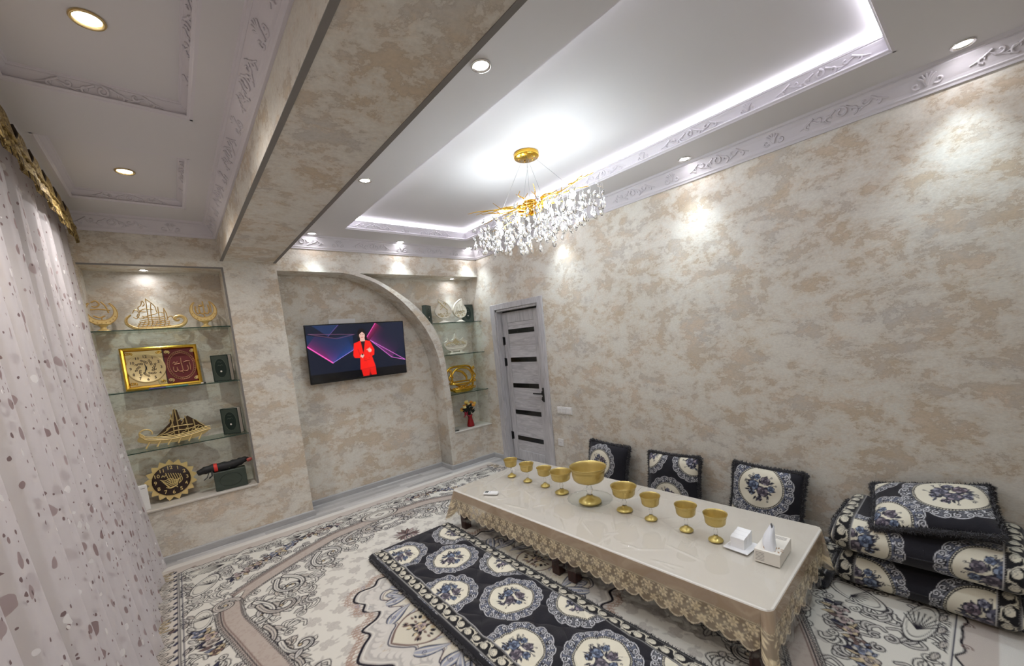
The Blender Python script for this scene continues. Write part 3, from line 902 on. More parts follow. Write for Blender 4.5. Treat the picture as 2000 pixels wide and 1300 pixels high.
# ------------------------------------------------------------------ rug
def rug_quadrant():
    ink, navy = lin((34, 31, 40)), lin((58, 58, 76))
    ivory, sand, taupe = lin((210, 206, 197)), lin((190, 182, 172)), lin((176, 164, 155))
    grey, bluec, brown, goldc, rosec = lin((188, 183, 177)), lin((128, 134, 152)), lin((118, 98, 92)), lin((196, 178, 146)), lin((176, 158, 154))
    HA, HB = 1.735, 2.275
    cv = Cv(0, HA, 0, HB, 0.0032, ivory)
    q = random.Random(11)
    # tonal roses of the field
    for i in range(11):
        for j in range(13):
            x, y = i * 0.155 + (0.0775 if j % 2 else 0), j * 0.135
            if x > 1.25 or y > 1.75: continue
            g2 = lin((188, 183, 176)); g3 = lin((194, 189, 182))
            for k in range(7):
                a = 2 * PI * k / 7 + q.uniform(0, 1)
                cv.disc(x + 0.027 * math.cos(a), y + 0.027 * math.sin(a), 0.0165, g2); cv.ring(x + 0.027 * math.cos(a), y + 0.027 * math.sin(a), 0.0150, 0.003, lin((178, 172, 165)))
            cv.disc(x, y, 0.018, g3); cv.stroke(scroll_pts(x, y, 0.018, 1.3, q.uniform(0, 6), 1, 12), 0.005, lin((178, 172, 165)))
            for k in range(4):
                a = q.uniform(0, 6.28)
                cv.poly(leaf_poly(x + 0.040 * math.cos(a), y + 0.040 * math.sin(a), a + q.uniform(-.5, .5), 0.036, 0.016), g2)
    def outlined(P, w_, fill, line=ink, lw=0.007):
        cv.stroke(P, w_ + 2 * lw, line); cv.stroke(P, w_, fill)
    def cscroll(x, y, r_, turns, a0, sg, fill=sand, w_=0.026):
        p = scroll_pts(x, y, r_, turns, a0, sg, 26, 0.16)
        outlined(p, w_, fill); cv.stroke(p, 0.004, navy)
        cv.disc(x, y, r_ * 0.20, ink); cv.disc(x, y, r_ * 0.14, goldc)
    def leaf(x, y, ang, ln, wd, fill, line=ink):
        cv.poly(leaf_poly(x, y, ang, ln + 0.012, wd + 0.014), line); p = leaf_poly(x + 0.006 * math.cos(ang), y + 0.006 * math.sin(ang), ang, ln, wd); cv.poly(p, fill)
        cv.stroke([(x, y), (x + 0.7 * ln * math.cos(ang), y + 0.7 * ln * math.sin(ang))], 0.0035, navy)
    def acanthus(P, size, fills, side):
        """row of curling leaves along a path"""
        for k in range(1, len(P) - 1):
            dx, dy = P[k + 1][0] - P[k - 1][0], P[k + 1][1] - P[k - 1][1]
            a = math.atan2(dy, dx)
            leaf(P[k][0], P[k][1], a + side * (0.9 + 0.25 * math.sin(k * 1.7)), size * (0.8 + 0.35 * math.sin(k * 2.3)), size * 0.42, fills[k % len(fills)])
    def paisley(x, y, ang, ln, wd, sg):
        def shp(k):
            out = []
            for t_ in np.linspace(0, 1, 12):
                r_ = wd / 2 * k * math.sin(PI * min(1, t_ * 0.93 + 0.05) ** 0.62)
                bend = sg * 0.30 * ln * t_ * t_
                out.append((t_ * ln, bend, r_))
            L1 = [(u, v + w_) for u, v, w_ in out]; L2 = [(u, v - w_) for u, v, w_ in out[::-1]]
            c, s_ = math.cos(ang), math.sin(ang)
            return [(x + u * c - v * s_, y + u * s_ + v * c) for u, v in L1 + L2]
        cv.poly(shp(1.0), ink); cv.poly(shp(0.82), bluec); cv.poly(shp(0.60), lin((206, 200, 188))); cv.poly(shp(0.36), lin((158, 160, 172)))
        c, s_ = math.cos(ang), math.sin(ang)
        cv.stroke(scroll_pts(x + 0.3 * ln * c, y + 0.3 * ln * s_, wd * 0.22, 1.2, 0, sg, 10), 0.004, navy)
    def inside(P_, x, y):
        r_ = False
        for i in range(len(P_)):
            (ax_, ay_), (bx_, by_) = P_[i], P_[(i + 1) % len(P_)]
            if (ay_ > y) != (by_ > y) and x < (bx_ - ax_) * (y - ay_) / (by_ - ay_) + ax_: r_ = not r_
        return r_
    def filigree(P_, gap, size, n_try, fills, dark=0.8):
        """close-set acanthus curls with inked outlines"""
        done = []
        for _ in range(n_try):
            x, y = q.uniform(min(p[0] for p in P_), max(p[0] for p in P_)), q.uniform(min(p[1] for p in P_), max(p[1] for p in P_))
            if not inside(P_, x, y) or any((x - a) ** 2 + (y - b_) ** 2 < gap * gap for a, b_ in done): continue
            done.append((x, y))
            a0 = q.uniform(0, 6.28); sg = q.choice((-1, 1)); s1 = size * q.uniform(0.75, 1.25)
            fl = q.choice(fills)
            for k in range(3):
                an = a0 + sg * (k - 1) * 0.75
                pth = crom([(x, y), (x + 0.45 * s1 * math.cos(an), y + 0.45 * s1 * math.sin(an)), (x + 0.85 * s1 * math.cos(an + 0.5 * sg), y + 0.85 * s1 * math.sin(an + 0.5 * sg)), (x + 0.80 * s1 * math.cos(an + 1.0 * sg), y + 0.80 * s1 * math.sin(an + 1.0 * sg))], 4)
                cv.stroke(pth, 0.024, ink); cv.stroke(pth, 0.012, fl)
            sp_ = scroll_pts(x - 0.3 * s1 * math.cos(a0), y - 0.3 * s1 * math.sin(a0), 0.30 * s1, 1.2, a0, sg, 14)
            cv.stroke(sp_, 0.020, ink); cv.stroke(sp_, 0.009, fl)
    # ---- medallion
    med = crom([(0.84, -0.02), (0.84, 0.02), (0.78, 0.10), (0.72, 0.16), (0.74, 0.23), (0.64, 0.27), (0.60, 0.33), (0.67, 0.40), (0.64, 0.47), (0.68, 0.55), (0.62, 0.63), (0.52, 0.62), (0.46, 0.68), (0.38, 0.66), (0.33, 0.72), (0.29, 0.68), (0.24, 0.76), (0.17, 0.80), (0.16, 0.90), (0.08, 0.94), (0.0, 1.04), (-0.02, 1.04)], 6)
    M = med + [(-0.05, 1.04), (-0.05, -0.02)]
    for k in range(0, len(med), 2):      # brown tendrils fringing the medallion
        x, y = med[k]; a = math.atan2(y * 0.8, x)
        for d in (-0.5, 0.1, 0.6):
            cv.stroke(scroll_pts(x + 0.045 * math.cos(a + d), y + 0.045 * math.sin(a + d), 0.020, 1.0, a + d + 2, 1, 10), 0.005, lin((166, 142, 128)))
        cv.stroke([(x, y), (x + 0.08 * math.cos(a), y + 0.08 * math.sin(a))], 0.005, lin((150, 128, 118)))
    cv.poly(M, grey)
    for sc_, col_ in ((0.90, lin((198, 193, 186))), (0.78, lin((206, 200, 186)))):
        cv.poly([(x * sc_, y * sc_) for x, y in M], col_)
    for k in range(120):
        a = q.uniform(0, PI / 2); r_ = q.uniform(0.1, 0.85)
        x, y = r_ * math.cos(a), r_ * math.sin(a) * 1.1
        cv.stroke(scroll_pts(x, y, 0.022, 1.1, q.uniform(0, 6), q.choice((-1, 1)), 10), 0.004, q.choice((goldc, rosec, bluec, taupe)))
    for k in range(0, len(med), 3):
        x, y = med[k][0] * 0.90, med[k][1] * 0.90
        cv.disc(x, y, 0.030, lin((178, 173, 168))); cv.disc(x * 0.985, y * 0.985, 0.026, lin((204, 199, 192)))
    cv.stroke([(x * 0.80, y * 0.80) for x, y in med], 0.008, navy); cv.stroke([(x * 0.78, y * 0.78) for x, y in med], 0.005, brown)
    cv.stroke(med, 0.016, ink); cv.stroke([(x * 0.975 - 0.004, y * 0.975 - 0.004) for x, y in med], 0.010, ivory)
    for (x, y, a0, sg) in ((0.60, 0.16, 2.4, 1), (0.54, 0.36, 3.4, -1), (0.44, 0.52, 3.9, 1), (0.30, 0.56, 4.2, -1), (0.16, 0.62, 4.5, 1), (0.36, 0.20, 3.0, 1)):
        paisley(x, y, a0, 0.20, 0.085, sg); paisley(x + 0.08 * math.cos(a0 + 1.4 * sg), y + 0.08 * math.sin(a0 + 1.4 * sg), a0 + 0.5 * sg, 0.13, 0.055, -sg)
    lens = crom([(0.66, 0.0), (0.58, 0.10), (0.48, 0.15), (0.38, 0.12), (0.30, 0.0)], 6)
    cv.poly(lens + [(0.30, -0.05), (0.66, -0.05)], lin((204, 197, 180))); cv.stroke(lens, 0.010, brown)
    for k in range(30):
        a = q.uniform(0, PI); r_ = q.uniform(0.01, 0.08)
        cv.poly(leaf_poly(0.48 + r_ * math.cos(a), 0.01 + r_ * math.sin(a), a, 0.035, 0.016), q.choice((brown, goldc, ink)))
    rose(cv, 0.48, 0.0, 0.04, ink, rosec, goldc, 3)
    # palmette above the medallion
    for k in range(9):
        a = PI * (0.5 - 0.13 * k)
        leaf(0.0, 1.16, a, 0.13 - 0.006 * k, 0.034, q.choice((rosec, sand, brown)))
    # ---- acanthus spandrel between field and beige band
    edge = crom([(0.00, 1.40), (0.14, 1.46), (0.26, 1.36), (0.40, 1.38), (0.52, 1.22), (0.64, 1.13), (0.82, 1.01), (0.90, 0.86), (0.97, 0.66), (1.04, 0.46), (1.03, 0.25), (1.06, 0.0)], 6)
    band = crom([(-0.1, 1.74), (0.10, 1.74), (0.23, 1.72), (0.45, 1.70), (0.65, 1.62), (0.95, 1.47), (1.20, 1.32), (1.31, 1.20)], 6)
    band2 = crom([(1.31, 1.20), (1.315, 0.98), (1.27, 0.74), (1.22, 0.48), (1.18, 0.26), (1.17, 0.0), (1.17, -0.1)], 6)
    region = edge + [(1.17, 0.0)] + band2[::-1] + band[::-1]
    cv.poly(region, ivory)
    filigree([(x * 0.985, y * 0.985) for x, y in region], 0.125, 0.105, 1600, (ivory, ivory, sand, grey))
    def flourish(x, y, ang, size, sg, fl):
        pts_ = []; a_ = ang; px_, py_ = x, y; stp = size / 15
        for i in range(27):
            pts_.append((px_, py_, a_)); px_ += stp * math.cos(a_); py_ += stp * math.sin(a_); a_ += sg * (0.02 + 0.0185 * i); stp *= 0.985
        for i in range(2, 20, 3):
            bx_, by_, ba_ = pts_[i]
            leaf(bx_, by_, ba_ - sg * 0.55, size * (0.34 - 0.010 * i), size * 0.10, q.choice((ivory, sand, grey, ivory)), ink)
        wid = [size * 0.085 * (1 - i / 30) + 0.004 for i in range(27)]
        for i in range(26): cv.stroke([pts_[i][:2], pts_[i + 1][:2]], wid[i] + 0.018, ink)
        for i in range(26): cv.stroke([pts_[i][:2], pts_[i + 1][:2]], wid[i], fl)
        cv.stroke([p_[:2] for p_ in pts_[:20]], 0.005, navy)
        cv.disc(pts_[-1][0], pts_[-1][1], 0.016, ink); cv.disc(pts_[-1][0], pts_[-1][1], 0.009, goldc)
    for (x, y, an, sz, sg) in ((0.30, 1.62, -0.35, 0.30, -1), (0.62, 1.52, -2.6, 0.26, 1), (0.66, 1.47, -0.9, 0.34, -1), (0.95, 1.30, -2.3, 0.34, 1), (1.00, 1.28, -1.2, 0.30, -1), (1.17, 1.08, -2.2, 0.36, 1), (1.16, 1.02, -1.75, 0.32, -1), (1.16, 0.74, -1.9, 0.30, 1), (1.12, 0.50, -1.6, 0.26, -1), (1.10, 0.34, -2.0, 0.26, 1), (0.06, 1.60, -0.2, 0.22, -1)):
        flourish(x, y, an, sz, sg, q.choice((ivory, sand, ivory)))
    acanthus(edge[1::4], 0.075, (ivory, sand, grey), 1)
    for (x, y, r_, tr, a0, sg) in ((0.20, 1.56, 0.060, 1.3, 0.3, 1), (1.10, 0.08, 0.06, 1.3, 3.0, -1)):
        cscroll(x, y, r_, tr, a0, sg, q.choice((sand, ivory, ivory)))
        for k in range(4):
            a = a0 + sg * 2 * PI * tr + k * 0.55
            leaf(x + r_ * 0.95 * math.cos(a), y + r_ * 0.95 * math.sin(a), a + 0.4 * sg, 0.075, 0.030, q.choice((ivory, sand, grey)))
    outerp = band[1:] + band2 + [(1.54, 0.0), (1.54, 2.03), (0.0, 2.03)]
    filigree(outerp, 0.105, 0.095, 1800, (ivory, ivory, grey))
    # ---- beige bands with beaded edges
    for bd in (band, band2):
        cv.stroke(bd, 0.166, ink); cv.stroke(bd, 0.154, ivory); cv.stroke(bd, 0.146, taupe)
        for k in range(260):
            (ax, ay) = bd[q.randrange(len(bd))]
            cv.stroke(scroll_pts(ax + q.uniform(-.06, .06), ay + q.uniform(-.06, .06), 0.010, 0.7, q.uniform(0, 6), 1, 6), 0.004, lin((166, 152, 143)))
        for k in range(len(bd) - 1):
            (ax, ay), (bx, by) = bd[k], bd[k + 1]
            dx, dy = bx - ax, by - ay; l_ = math.hypot(dx, dy) + 1e-9; nx_, ny_ = -dy / l_, dx / l_
            for o_, c__ in ((0.050, ink), (0.036, brown)): cv.stroke([(ax + nx_ * o_, ay + ny_ * o_), (bx + nx_ * o_, by + ny_ * o_)], 0.007, c__)
            m_ = max(1, int(l_ / 0.016))
            for t_ in range(m_):
                f_ = t_ / m_
                for off in (-0.067, 0.067):
                    cv.ell(ax + dx * f_ + nx_ * off, ay + dy * f_ + ny_ * off, 0.0105, 0.0068, math.atan2(dy, dx) + 0.7, ink)
                    cv.ell(ax + dx * f_ + nx_ * off, ay + dy * f_ + ny_ * off, 0.004, 0.0024, math.atan2(dy, dx) + 0.6, grey)
    # cartouches on the axes and corner volute
    for (x, y, rx, ry) in ((0.0, 1.80, 0.15, 0.095), (1.20, 0.0, 0.095, 0.15)):
        for k, (e, c_) in enumerate(((1.25, ink), (1.17, sand), (1.0, ink), (0.93, lin((190, 184, 176))), (0.70, ink), (0.66, ivory))):
            cv.ell(x, y, rx * e, ry * e, 0, c_)
        cv.poly([(x + rx * .35, y), (x, y + ry * .35), (x - rx * .35, y), (x, y - ry * .35)], ink); cv.poly([(x + rx * .25, y), (x, y + ry * .25), (x - rx * .25, y), (x, y - ry * .25)], sand)
    for a in (-0.5, 0.2, 0.9, 1.6, 2.3):
        leaf(1.31, 1.21, a, 0.15, 0.05, q.choice((sand, ivory, taupe)))
    cscroll(1.33, 1.21, 0.08, 1.4, 0.5, 1)
    # ---- floral band
    def spray(x, y, ang, ln):
        n_ = int(ln / 0.035)
        for k in range(n_):
            t_ = (k / max(1, n_ - 1) - 0.5) * ln
            for d in (-1, 1):
                leaf(x + t_ * math.cos(ang), y + t_ * math.sin(ang), ang + d * (0.9 + q.uniform(-.4, .6)), q.uniform(0.04, 0.07), 0.022, q.choice((navy, bluec, brown, goldc, lin((100, 100, 104)))))
        for k in range(max(3, int(ln / 0.075))):
            t_ = (k / max(1, int(ln / 0.075) - 1) - 0.5) * ln * 0.8
            rose(cv, x + t_ * math.cos(ang) + q.uniform(-.02, .02), y + t_ * math.sin(ang) + q.uniform(-.02, .02), q.uniform(0.030, 0.046), ink, q.choice((rosec, bluec, brown, taupe)), q.choice((sand, goldc, grey)), k)
    spray(0.98, 1.74, -0.5, 0.62)
    spray(0.50, 1.92, -0.12, 0.34)
    spray(1.44, 0.86, 1.35, 0.34)
    spray(1.42, 0.34, 1.45, 0.40)
    for (x, y, rx, ry, an) in ((1.36, 1.93, 0.20, 0.060, 0.12), (1.42, 1.66, 0.075, 0.16, 0.5), (0.74, 1.96, 0.13, 0.045, -0.15), (1.46, 1.14, 0.06, 0.13, 0.1), (0.26, 1.96, 0.12, 0.045, 0.2)):
        for e, c_ in ((1.0, ink), (0.92, ivory), (0.78, ink), (0.74, lin((206, 202, 192)))):
            cv.ell(x, y, rx * e, ry * e, an, c_)
        for k in range(9):
            a = an + (k - 4) * 0.34 + (0 if rx > ry else PI / 2)
            cv.stroke([(x - 0.4 * rx * math.cos(an), y - 0.4 * rx * math.sin(an)), (x + 0.45 * max(rx, ry) * math.cos(a), y + 0.35 * max(rx, ry) * math.sin(a))], 0.006, ink)
    for k in range(26):
        t_ = k / 25
        x, y = (0.05 + 1.45 * t_, 2.015 + 0.012 * math.sin(k * 1.9))
        leaf(x, y, (0.25 if k % 2 else -0.6) + PI, 0.07, 0.022, q.choice((ivory, sand)))
    for k in range(26):
        x, y = 1.535, 0.02 + 1.95 * k / 25
        leaf(x, y, -PI / 2 + (0.3 if k % 2 else -0.5), 0.07, 0.022, q.choice((ivory, sand)))
    # ---- outer borders
    cv.poly([(0, 2.055), (1.735, 2.055), (1.735, 2.275), (0, 2.275)], lin((190, 180, 172)))
    wav = [(x, 2.062 + 0.016 * abs(math.sin(x * 16)) + 0.008 * math.sin(x * 47)) for x in np.arange(-0.02, 1.66, 0.012)]
    cv.poly(wav + [(1.66, 2.03), (-0.02, 2.03)], ivory); cv.stroke(wav, 0.010, ink)
    for k in range(9):
        cv.stroke(scroll_pts(0.098 + 0.196 * k, 2.085, 0.022, 1.3, 0, 1, 14), 0.006, brown)
    cv.stroke([(x, 2.045) for x in (-0.05, 1.56)], 0.006, navy)
    cv.poly([(1.575, -0.01), (1.735, -0.01), (1.735, 2.275), (1.575, 2.06)], lin((198, 190, 180)))
    for k in range(27):
        y = 2.06 * k / 26
        sg = 1 if k % 2 else -1
        pz = crom([(1.655 - sg * 0.045, y - 0.01), (1.655 + sg * 0.03, y + 0.012), (1.655 - sg * 0.02, y + 0.040), (1.655 + sg * 0.045, y + 0.066)], 5)
        cv.stroke(pz, 0.020, ink); cv.stroke(pz, 0.009, q.choice((goldc, sand, ivory)))
        leaf(1.655 + sg * 0.02, y + 0.03, 0.4 if sg > 0 else 2.7, 0.045, 0.022, q.choice((ivory, sand, brown)))
        cv.ell(1.595, y + 0.03, 0.010, 0.018, 0.4, navy)
    for x, w_, c_ in ((1.577, 0.016, ink), (1.577, 0.006, grey), (1.556, 0.006, navy)):
        cv.stroke([(x, -0.01), (x, 2.05)], w_, c_)
    cv.poly([(0, 2.185), (1.735, 2.185), (1.735, 2.275), (0, 2.275)], lin((212, 208, 202)))
    return cv

RUGQ = rug_quadrant()
RCX, RCY, RHA, RHB = 1.37, 2.125, 1.735, 2.275
st = 0.0052
xs = np.linspace(-RHA, RHA, int(2 * RHA / st)); ys = np.linspace(-RHB, RHB, int(2 * RHB / st))
Xg, Yg = np.meshgrid(xs, ys, indexing='ij')
rc = RUGQ.sample(np.abs(Xg), np.abs(Yg))[..., :3]
lum = rc.mean(-1)
Zg = 0.011 + 0.0015 * np.clip((lum - 0.2) / 0.4, 0, 1)
Zg[:2] = 0.001; Zg[-2:] = 0.001; Zg[:, :2] = 0.001; Zg[:, -2:] = 0.001
P = np.stack([Xg + RCX, Yg + RCY, Zg], -1)
rug = gridmesh('area_rug', P, M_RUG, rc)
tag(rug, 'large ivory and beige rug with navy outlined scroll and medallion pattern', 'rug')

# ------------------------------------------------------------------ floor mattresses
def mattress_surface(W, Ln, h, r_, st, quilt=0.016, ext=None):
    ext = ext or (h + 0.02)
    us = np.arange(-ext, W + ext + st / 2, st); vs_ = np.arange(-ext, Ln + ext + st / 2, st)
    U, V = np.meshgrid(us, vs_, indexing='ij')
    cu, cv_ = np.clip(U, 0, W), np.clip(V, 0, Ln)
    du, dv = U - cu, V - cv_
    d = np.hypot(du, dv)
    an = np.minimum(d / r_, PI / 2)
    nx_, ny_ = du / np.maximum(d, 1e-9), dv / np.maximum(d, 1e-9)
    drop = r_ * (1 - np.cos(an)) + np.maximum(0, d - r_ * PI / 2)
    X = cu + nx_ * r_ * np.sin(an); Y = cv_ + ny_ * r_ * np.sin(an)
    q = np.abs(np.sin(PI * (U + V * 0.62) / 0.17)) ** 0.5 * np.abs(np.sin(PI * (U - V * 0.62) / 0.17)) ** 0.5
    wv = 0.35 * np.sin(U * 23 + 3 * np.sin(V * 9)) * np.sin(V * 31 + U * 7)
    edge = np.clip(np.minimum(np.minimum(U, W - U), np.minimum(V, Ln - V)) / 0.10, 0, 1)
    Z = h + quilt * (q + wv) * edge - np.minimum(drop, h - 0.004)
    return U, V, np.stack([X, Y, Z], -1)

def flat_mattress(label, x0, y0, W, Ln, h, meds, bands, z0=0.0125, fur=2600, st=0.0042, group=None, seed=1):
    t = thing('floor_mattress', label, 'mattress', (x0, y0, z0), group=group)
    U, V, Pm = mattress_surface(W, Ln, h, 0.026, st)
    col = fabric(U, V, meds, bands); col[(U < -0.004) | (U > W + 0.004) | (V < -0.004) | (V > Ln + 0.004)] = lin((24, 23, 30))
    gridmesh('quilted_cover', Pm, M_FABRIC, col, parent=t)
    b = MB(); b.box(0, W, 0, Ln, 0.001, 0.012); b.build('underside', M_FUR, t)
    c = 0.02
    path = [(-c, y, h * 0.42) for y in np.linspace(0, Ln, 40)] + [(x, Ln + c, h * 0.42) for x in np.linspace(0, W, 14)] + [(W + c, y, h * 0.42) for y in np.linspace(Ln, 0, 40)] + [(x, -c, h * 0.42) for x in np.linspace(W, 0, 14)]
    fur_trim(path, 0.022, t, fur, seed)
    return t
MX0, MX1, MYA, MYB = 0.985, 1.665, 0.50, 3.09
meds = []
for k in range(5):
    yy = 2.53 - 0.68 * k
    meds.append((1.370 - MX0, yy - MYA, -PI / 2 + 0.5, 0, 0.98))
    meds.append((1.125 - MX0, yy + 0.34 - MYA, -PI / 2 + 0.5, 0, 0.98)); meds.append((1.615 - MX0, yy + 0.34 - MYA, -PI / 2 + 0.5, 1, 0.98))
flat_mattress('dark quilted floor mattress with blue and cream medallions beside the low table', MX0, MYA, MX1 - MX0, MYB - MYA, 0.055, meds,
              [('u', 0.0, 0.086, False), ('u', MX1 - MX0 - 0.075, 0.082, True)], fur=7000, seed=5)
flat_mattress('dark floor mattress along the right wall under the standing cushions', 2.745, 0.615, 0.50, 2.34, 0.05, [(0.26, 0.4 + 0.45 * k, 0, k % 2, 0.98) for k in range(5)],
              [('v', 0.0, 0.09, False), ('u', 0.0, 0.08, False)], fur=3600, st=0.006, seed=6)

# folded mattresses in a stack
def folded_mattress(label, x_front, x_back, y0, W, z0, h, meds, seed, bulge=0.02):
    t = thing('folded_mattress', label, 'mattress', ((x_front + x_back) / 2, y0, z0), group=None)
    cx = (x_front + x_back) / 2
    r_ = h / 2
    flatl = (x_back - x_front) - r_
    per = flatl * 2 + PI * r_
    us = np.linspace(0, per, int(per / 0.0045)); vs_ = np.linspace(0, W, int(W / 0.0045))
    U, V = np.meshgrid(us, vs_, indexing='ij')
    a = np.clip((U - flatl) / r_, 0, PI)
    x = np.where(U < flatl, x_back - U, np.where(U < flatl + PI * r_, x_front + r_ - (r_ + bulge) * np.sin(a), x_front + r_ + (U - flatl - PI * r_)))
    z = np.where(U < flatl, 0.0, np.where(U < flatl + PI * r_, r_ - r_ * np.cos(a), h))
    e = np.minimum(V, W - V)
    rnd = np.sqrt(np.clip(1 - (1 - np.clip(e / 0.05, 0, 1)) ** 2, 0, 1)) * 0.75 + 0.25
    sag = 0.010 * np.sin(V * 9 + seed) + 0.006 * np.sin(V * 23 + U * 5)
    z = r_ + (z - r_) * rnd + np.where(z > r_, sag, 0.0) * rnd
    x = x - 0.008 * np.sin(V * 11 + seed) * np.sin(a)
    z = np.maximum(z, 0.001)
    Pm = np.stack([x - cx, V, z], -1)
    # cloth coordinate: 0 at the middle of the fold
    uc = U - (flatl + PI * r_ / 2)
    col = fabric(V, uc, meds, [('u', 0.008, 0.082, True), ('u', W - 0.092, 0.084, False)])
    gridmesh('quilted_cover', Pm, M_FABRIC, col, parent=t, flip=True)
    for yy in (0.004, W - 0.004):
        path = [((x_back - 0.02) - cx - k, yy, 0.035) for k in np.linspace(0, flatl, 16)] + [(x_front + r_ - cx - r_ * 0.9 * math.sin(q), yy, r_ - (r_ - 0.03) * math.cos(q)) for q in np.linspace(0, PI, 10)] + [(x_front + r_ - cx + k, yy, h - 0.035) for k in np.linspace(0, flatl - 0.02, 16)]
        fur_trim(path, 0.020, t, 900, seed * 3 + int(yy * 10), closed=False)
    b = MB(); b.box(x_front + 0.06 - cx, x_back - 0.01 - cx, 0.012, W - 0.012, 0.02, h - 0.03); b.build('filling', M_FUR, t)
    return t
SY = -0.135
folded_mattress('folded dark mattress at the bottom of the stack by the right wall', 2.855, 3.295, SY, 0.705, 0.0125, 0.185, [(0.115, -0.03, 0, 1, 1.0), (0.585, -0.03, 0.6, 0, 1.0)], 1)
folded_mattress('folded dark mattress on top of another one under a tilted cushion', 2.835, 3.295, SY - 0.015, 0.735, 0.216, 0.195, [(0.115, 0.0, 0, 0, 1.0), (0.615, 0.0, 0.3, 0, 1.0)], 2)

# ------------------------------------------------------------------ cushions
def cushion(label, M4, W, Hh, T, meds, seed, group=None):
    t = thing('cushion', label, 'cushion', group=group)
    t.matrix_world = M4
    n = int(max(W, Hh) / 0.0042)
    a = np.linspace(-1, 1, n)
    A, B = np.meshgrid(a, a, indexing='ij')
    th = T * (np.clip(1 - A ** 4, 0, 1) * np.clip(1 - B ** 4, 0, 1)) ** 0.55
    pin = 1 - 0.05 * (1 - B ** 2) * A ** 2
    pin2 = 1 - 0.05 * (1 - A ** 2) * B ** 2
    X, Y = A * W / 2 * pin, B * Hh / 2 * pin2
    wr = 0.004 * np.sin(X * 31 + seed) * np.sin(Y * 27 + 2 * seed) * (th / T)
    gridmesh('front_cover', np.stack([X, Y, th + wr], -1), M_FABRIC, fabric(X, Y, meds), parent=t)
    k = 6
    gridmesh('back_cover', np.stack([X[::k, ::k], Y[::k, ::k], -th[::k, ::k] * 0.55], -1), M_FUR, parent=t, flip=True)
    path = []
    for (sx, sy, ex, ey) in ((-1, -1, 1, -1), (1, -1, 1, 1), (1, 1, -1, 1), (-1, 1, -1, -1)):
        for q in np.linspace(0, 1, 18, endpoint=False):
            aa, bb = sx + (ex - sx) * q, sy + (ey - sy) * q
            path.append((aa * W / 2 * (1 - 0.05 * (1 - bb * bb) * aa * aa), bb * Hh / 2 * (1 - 0.05 * (1 - aa * aa) * bb * bb), 0))
    fur_trim(path, 0.021, t, 3200, seed, length=0.022)
    return t
def lean(x, y, z, tilt, rollz=0.0, turn=0.0):
    """cushion standing against the right wall, bottom edge centre at x,y,z"""
    ax, ay = Vector((0, -1, 0)), Vector((math.sin(tilt), 0, math.cos(tilt)))
    az = ax.cross(ay)
    m = Matrix(((ax.x, ay.x, az.x, x), (ax.y, ay.y, az.y, y), (ax.z, ay.z, az.z, z), (0, 0, 0, 1)))
    return Matrix.Translation((x, y, z)) @ Matrix.Rotation(turn, 4, 'Z') @ Matrix.Translation((-x, -y, -z)) @ m @ Matrix.Rotation(rollz, 4, 'Z')
GCU = 'cushions leaning on the right wall'
for (y, cz, tl, rz, meds, sd, lab) in ((2.46, 0.282, 0.20, -0.03, [(-0.055, 0.03, 0.3, 1, 0.92)], 3, 'dark fur edged cushion with one medallion, leaning by the wall socket'),
                               (1.765, 0.280, 0.17, 0.03, [(-0.22, 0.22, 0, 1, 0.92), (0.20, 0.21, 1.2, 1, 0.92), (-0.01, -0.14, 0.2, 1, 0.92)], 4, 'dark fur edged cushion with three cut medallions leaning on the wall'),
                               (1.045, 0.300, 0.20, -0.02, [(-0.02, 0.085, 0.5, 0, 1.05), (-0.24, -0.22, 0, 1, 0.92), (0.20, -0.24, 0.4, 1, 0.92)], 5, 'dark fur edged cushion with a large blue flowered medallion by the stacked mattresses')):
    half = 0.235
    xc = 3.262 - 0.055 - math.sin(tl) * half * 0.4
    cushion(lab, lean(xc, y, cz, tl, rz), 0.47, 0.46, 0.075, meds, sd, GCU)
ax = Vector((0.04, -0.45, 0.075)).normalized(); ay = Vector((0.39, 0.03, 0.115)); ay = (ay - ax * ay.dot(ax)).normalized(); az = ax.cross(ay)
c = (3.062, 0.195, 0.508)
cushion('dark fur edged cushion lying tilted on top of the mattress stack', Matrix(((ax.x, ay.x, az.x, c[0]), (ax.y, ay.y, az.y, c[1]), (ax.z, ay.z, az.z, c[2]), (0, 0, 0, 1))), 0.48, 0.42, 0.062,
        [(0.085, 0.05, 0.2, 1, 1.0), (-0.20, -0.165, 0, 0, 0.92), (-0.25, 0.23, 0.4, 1, 0.8)], 9)

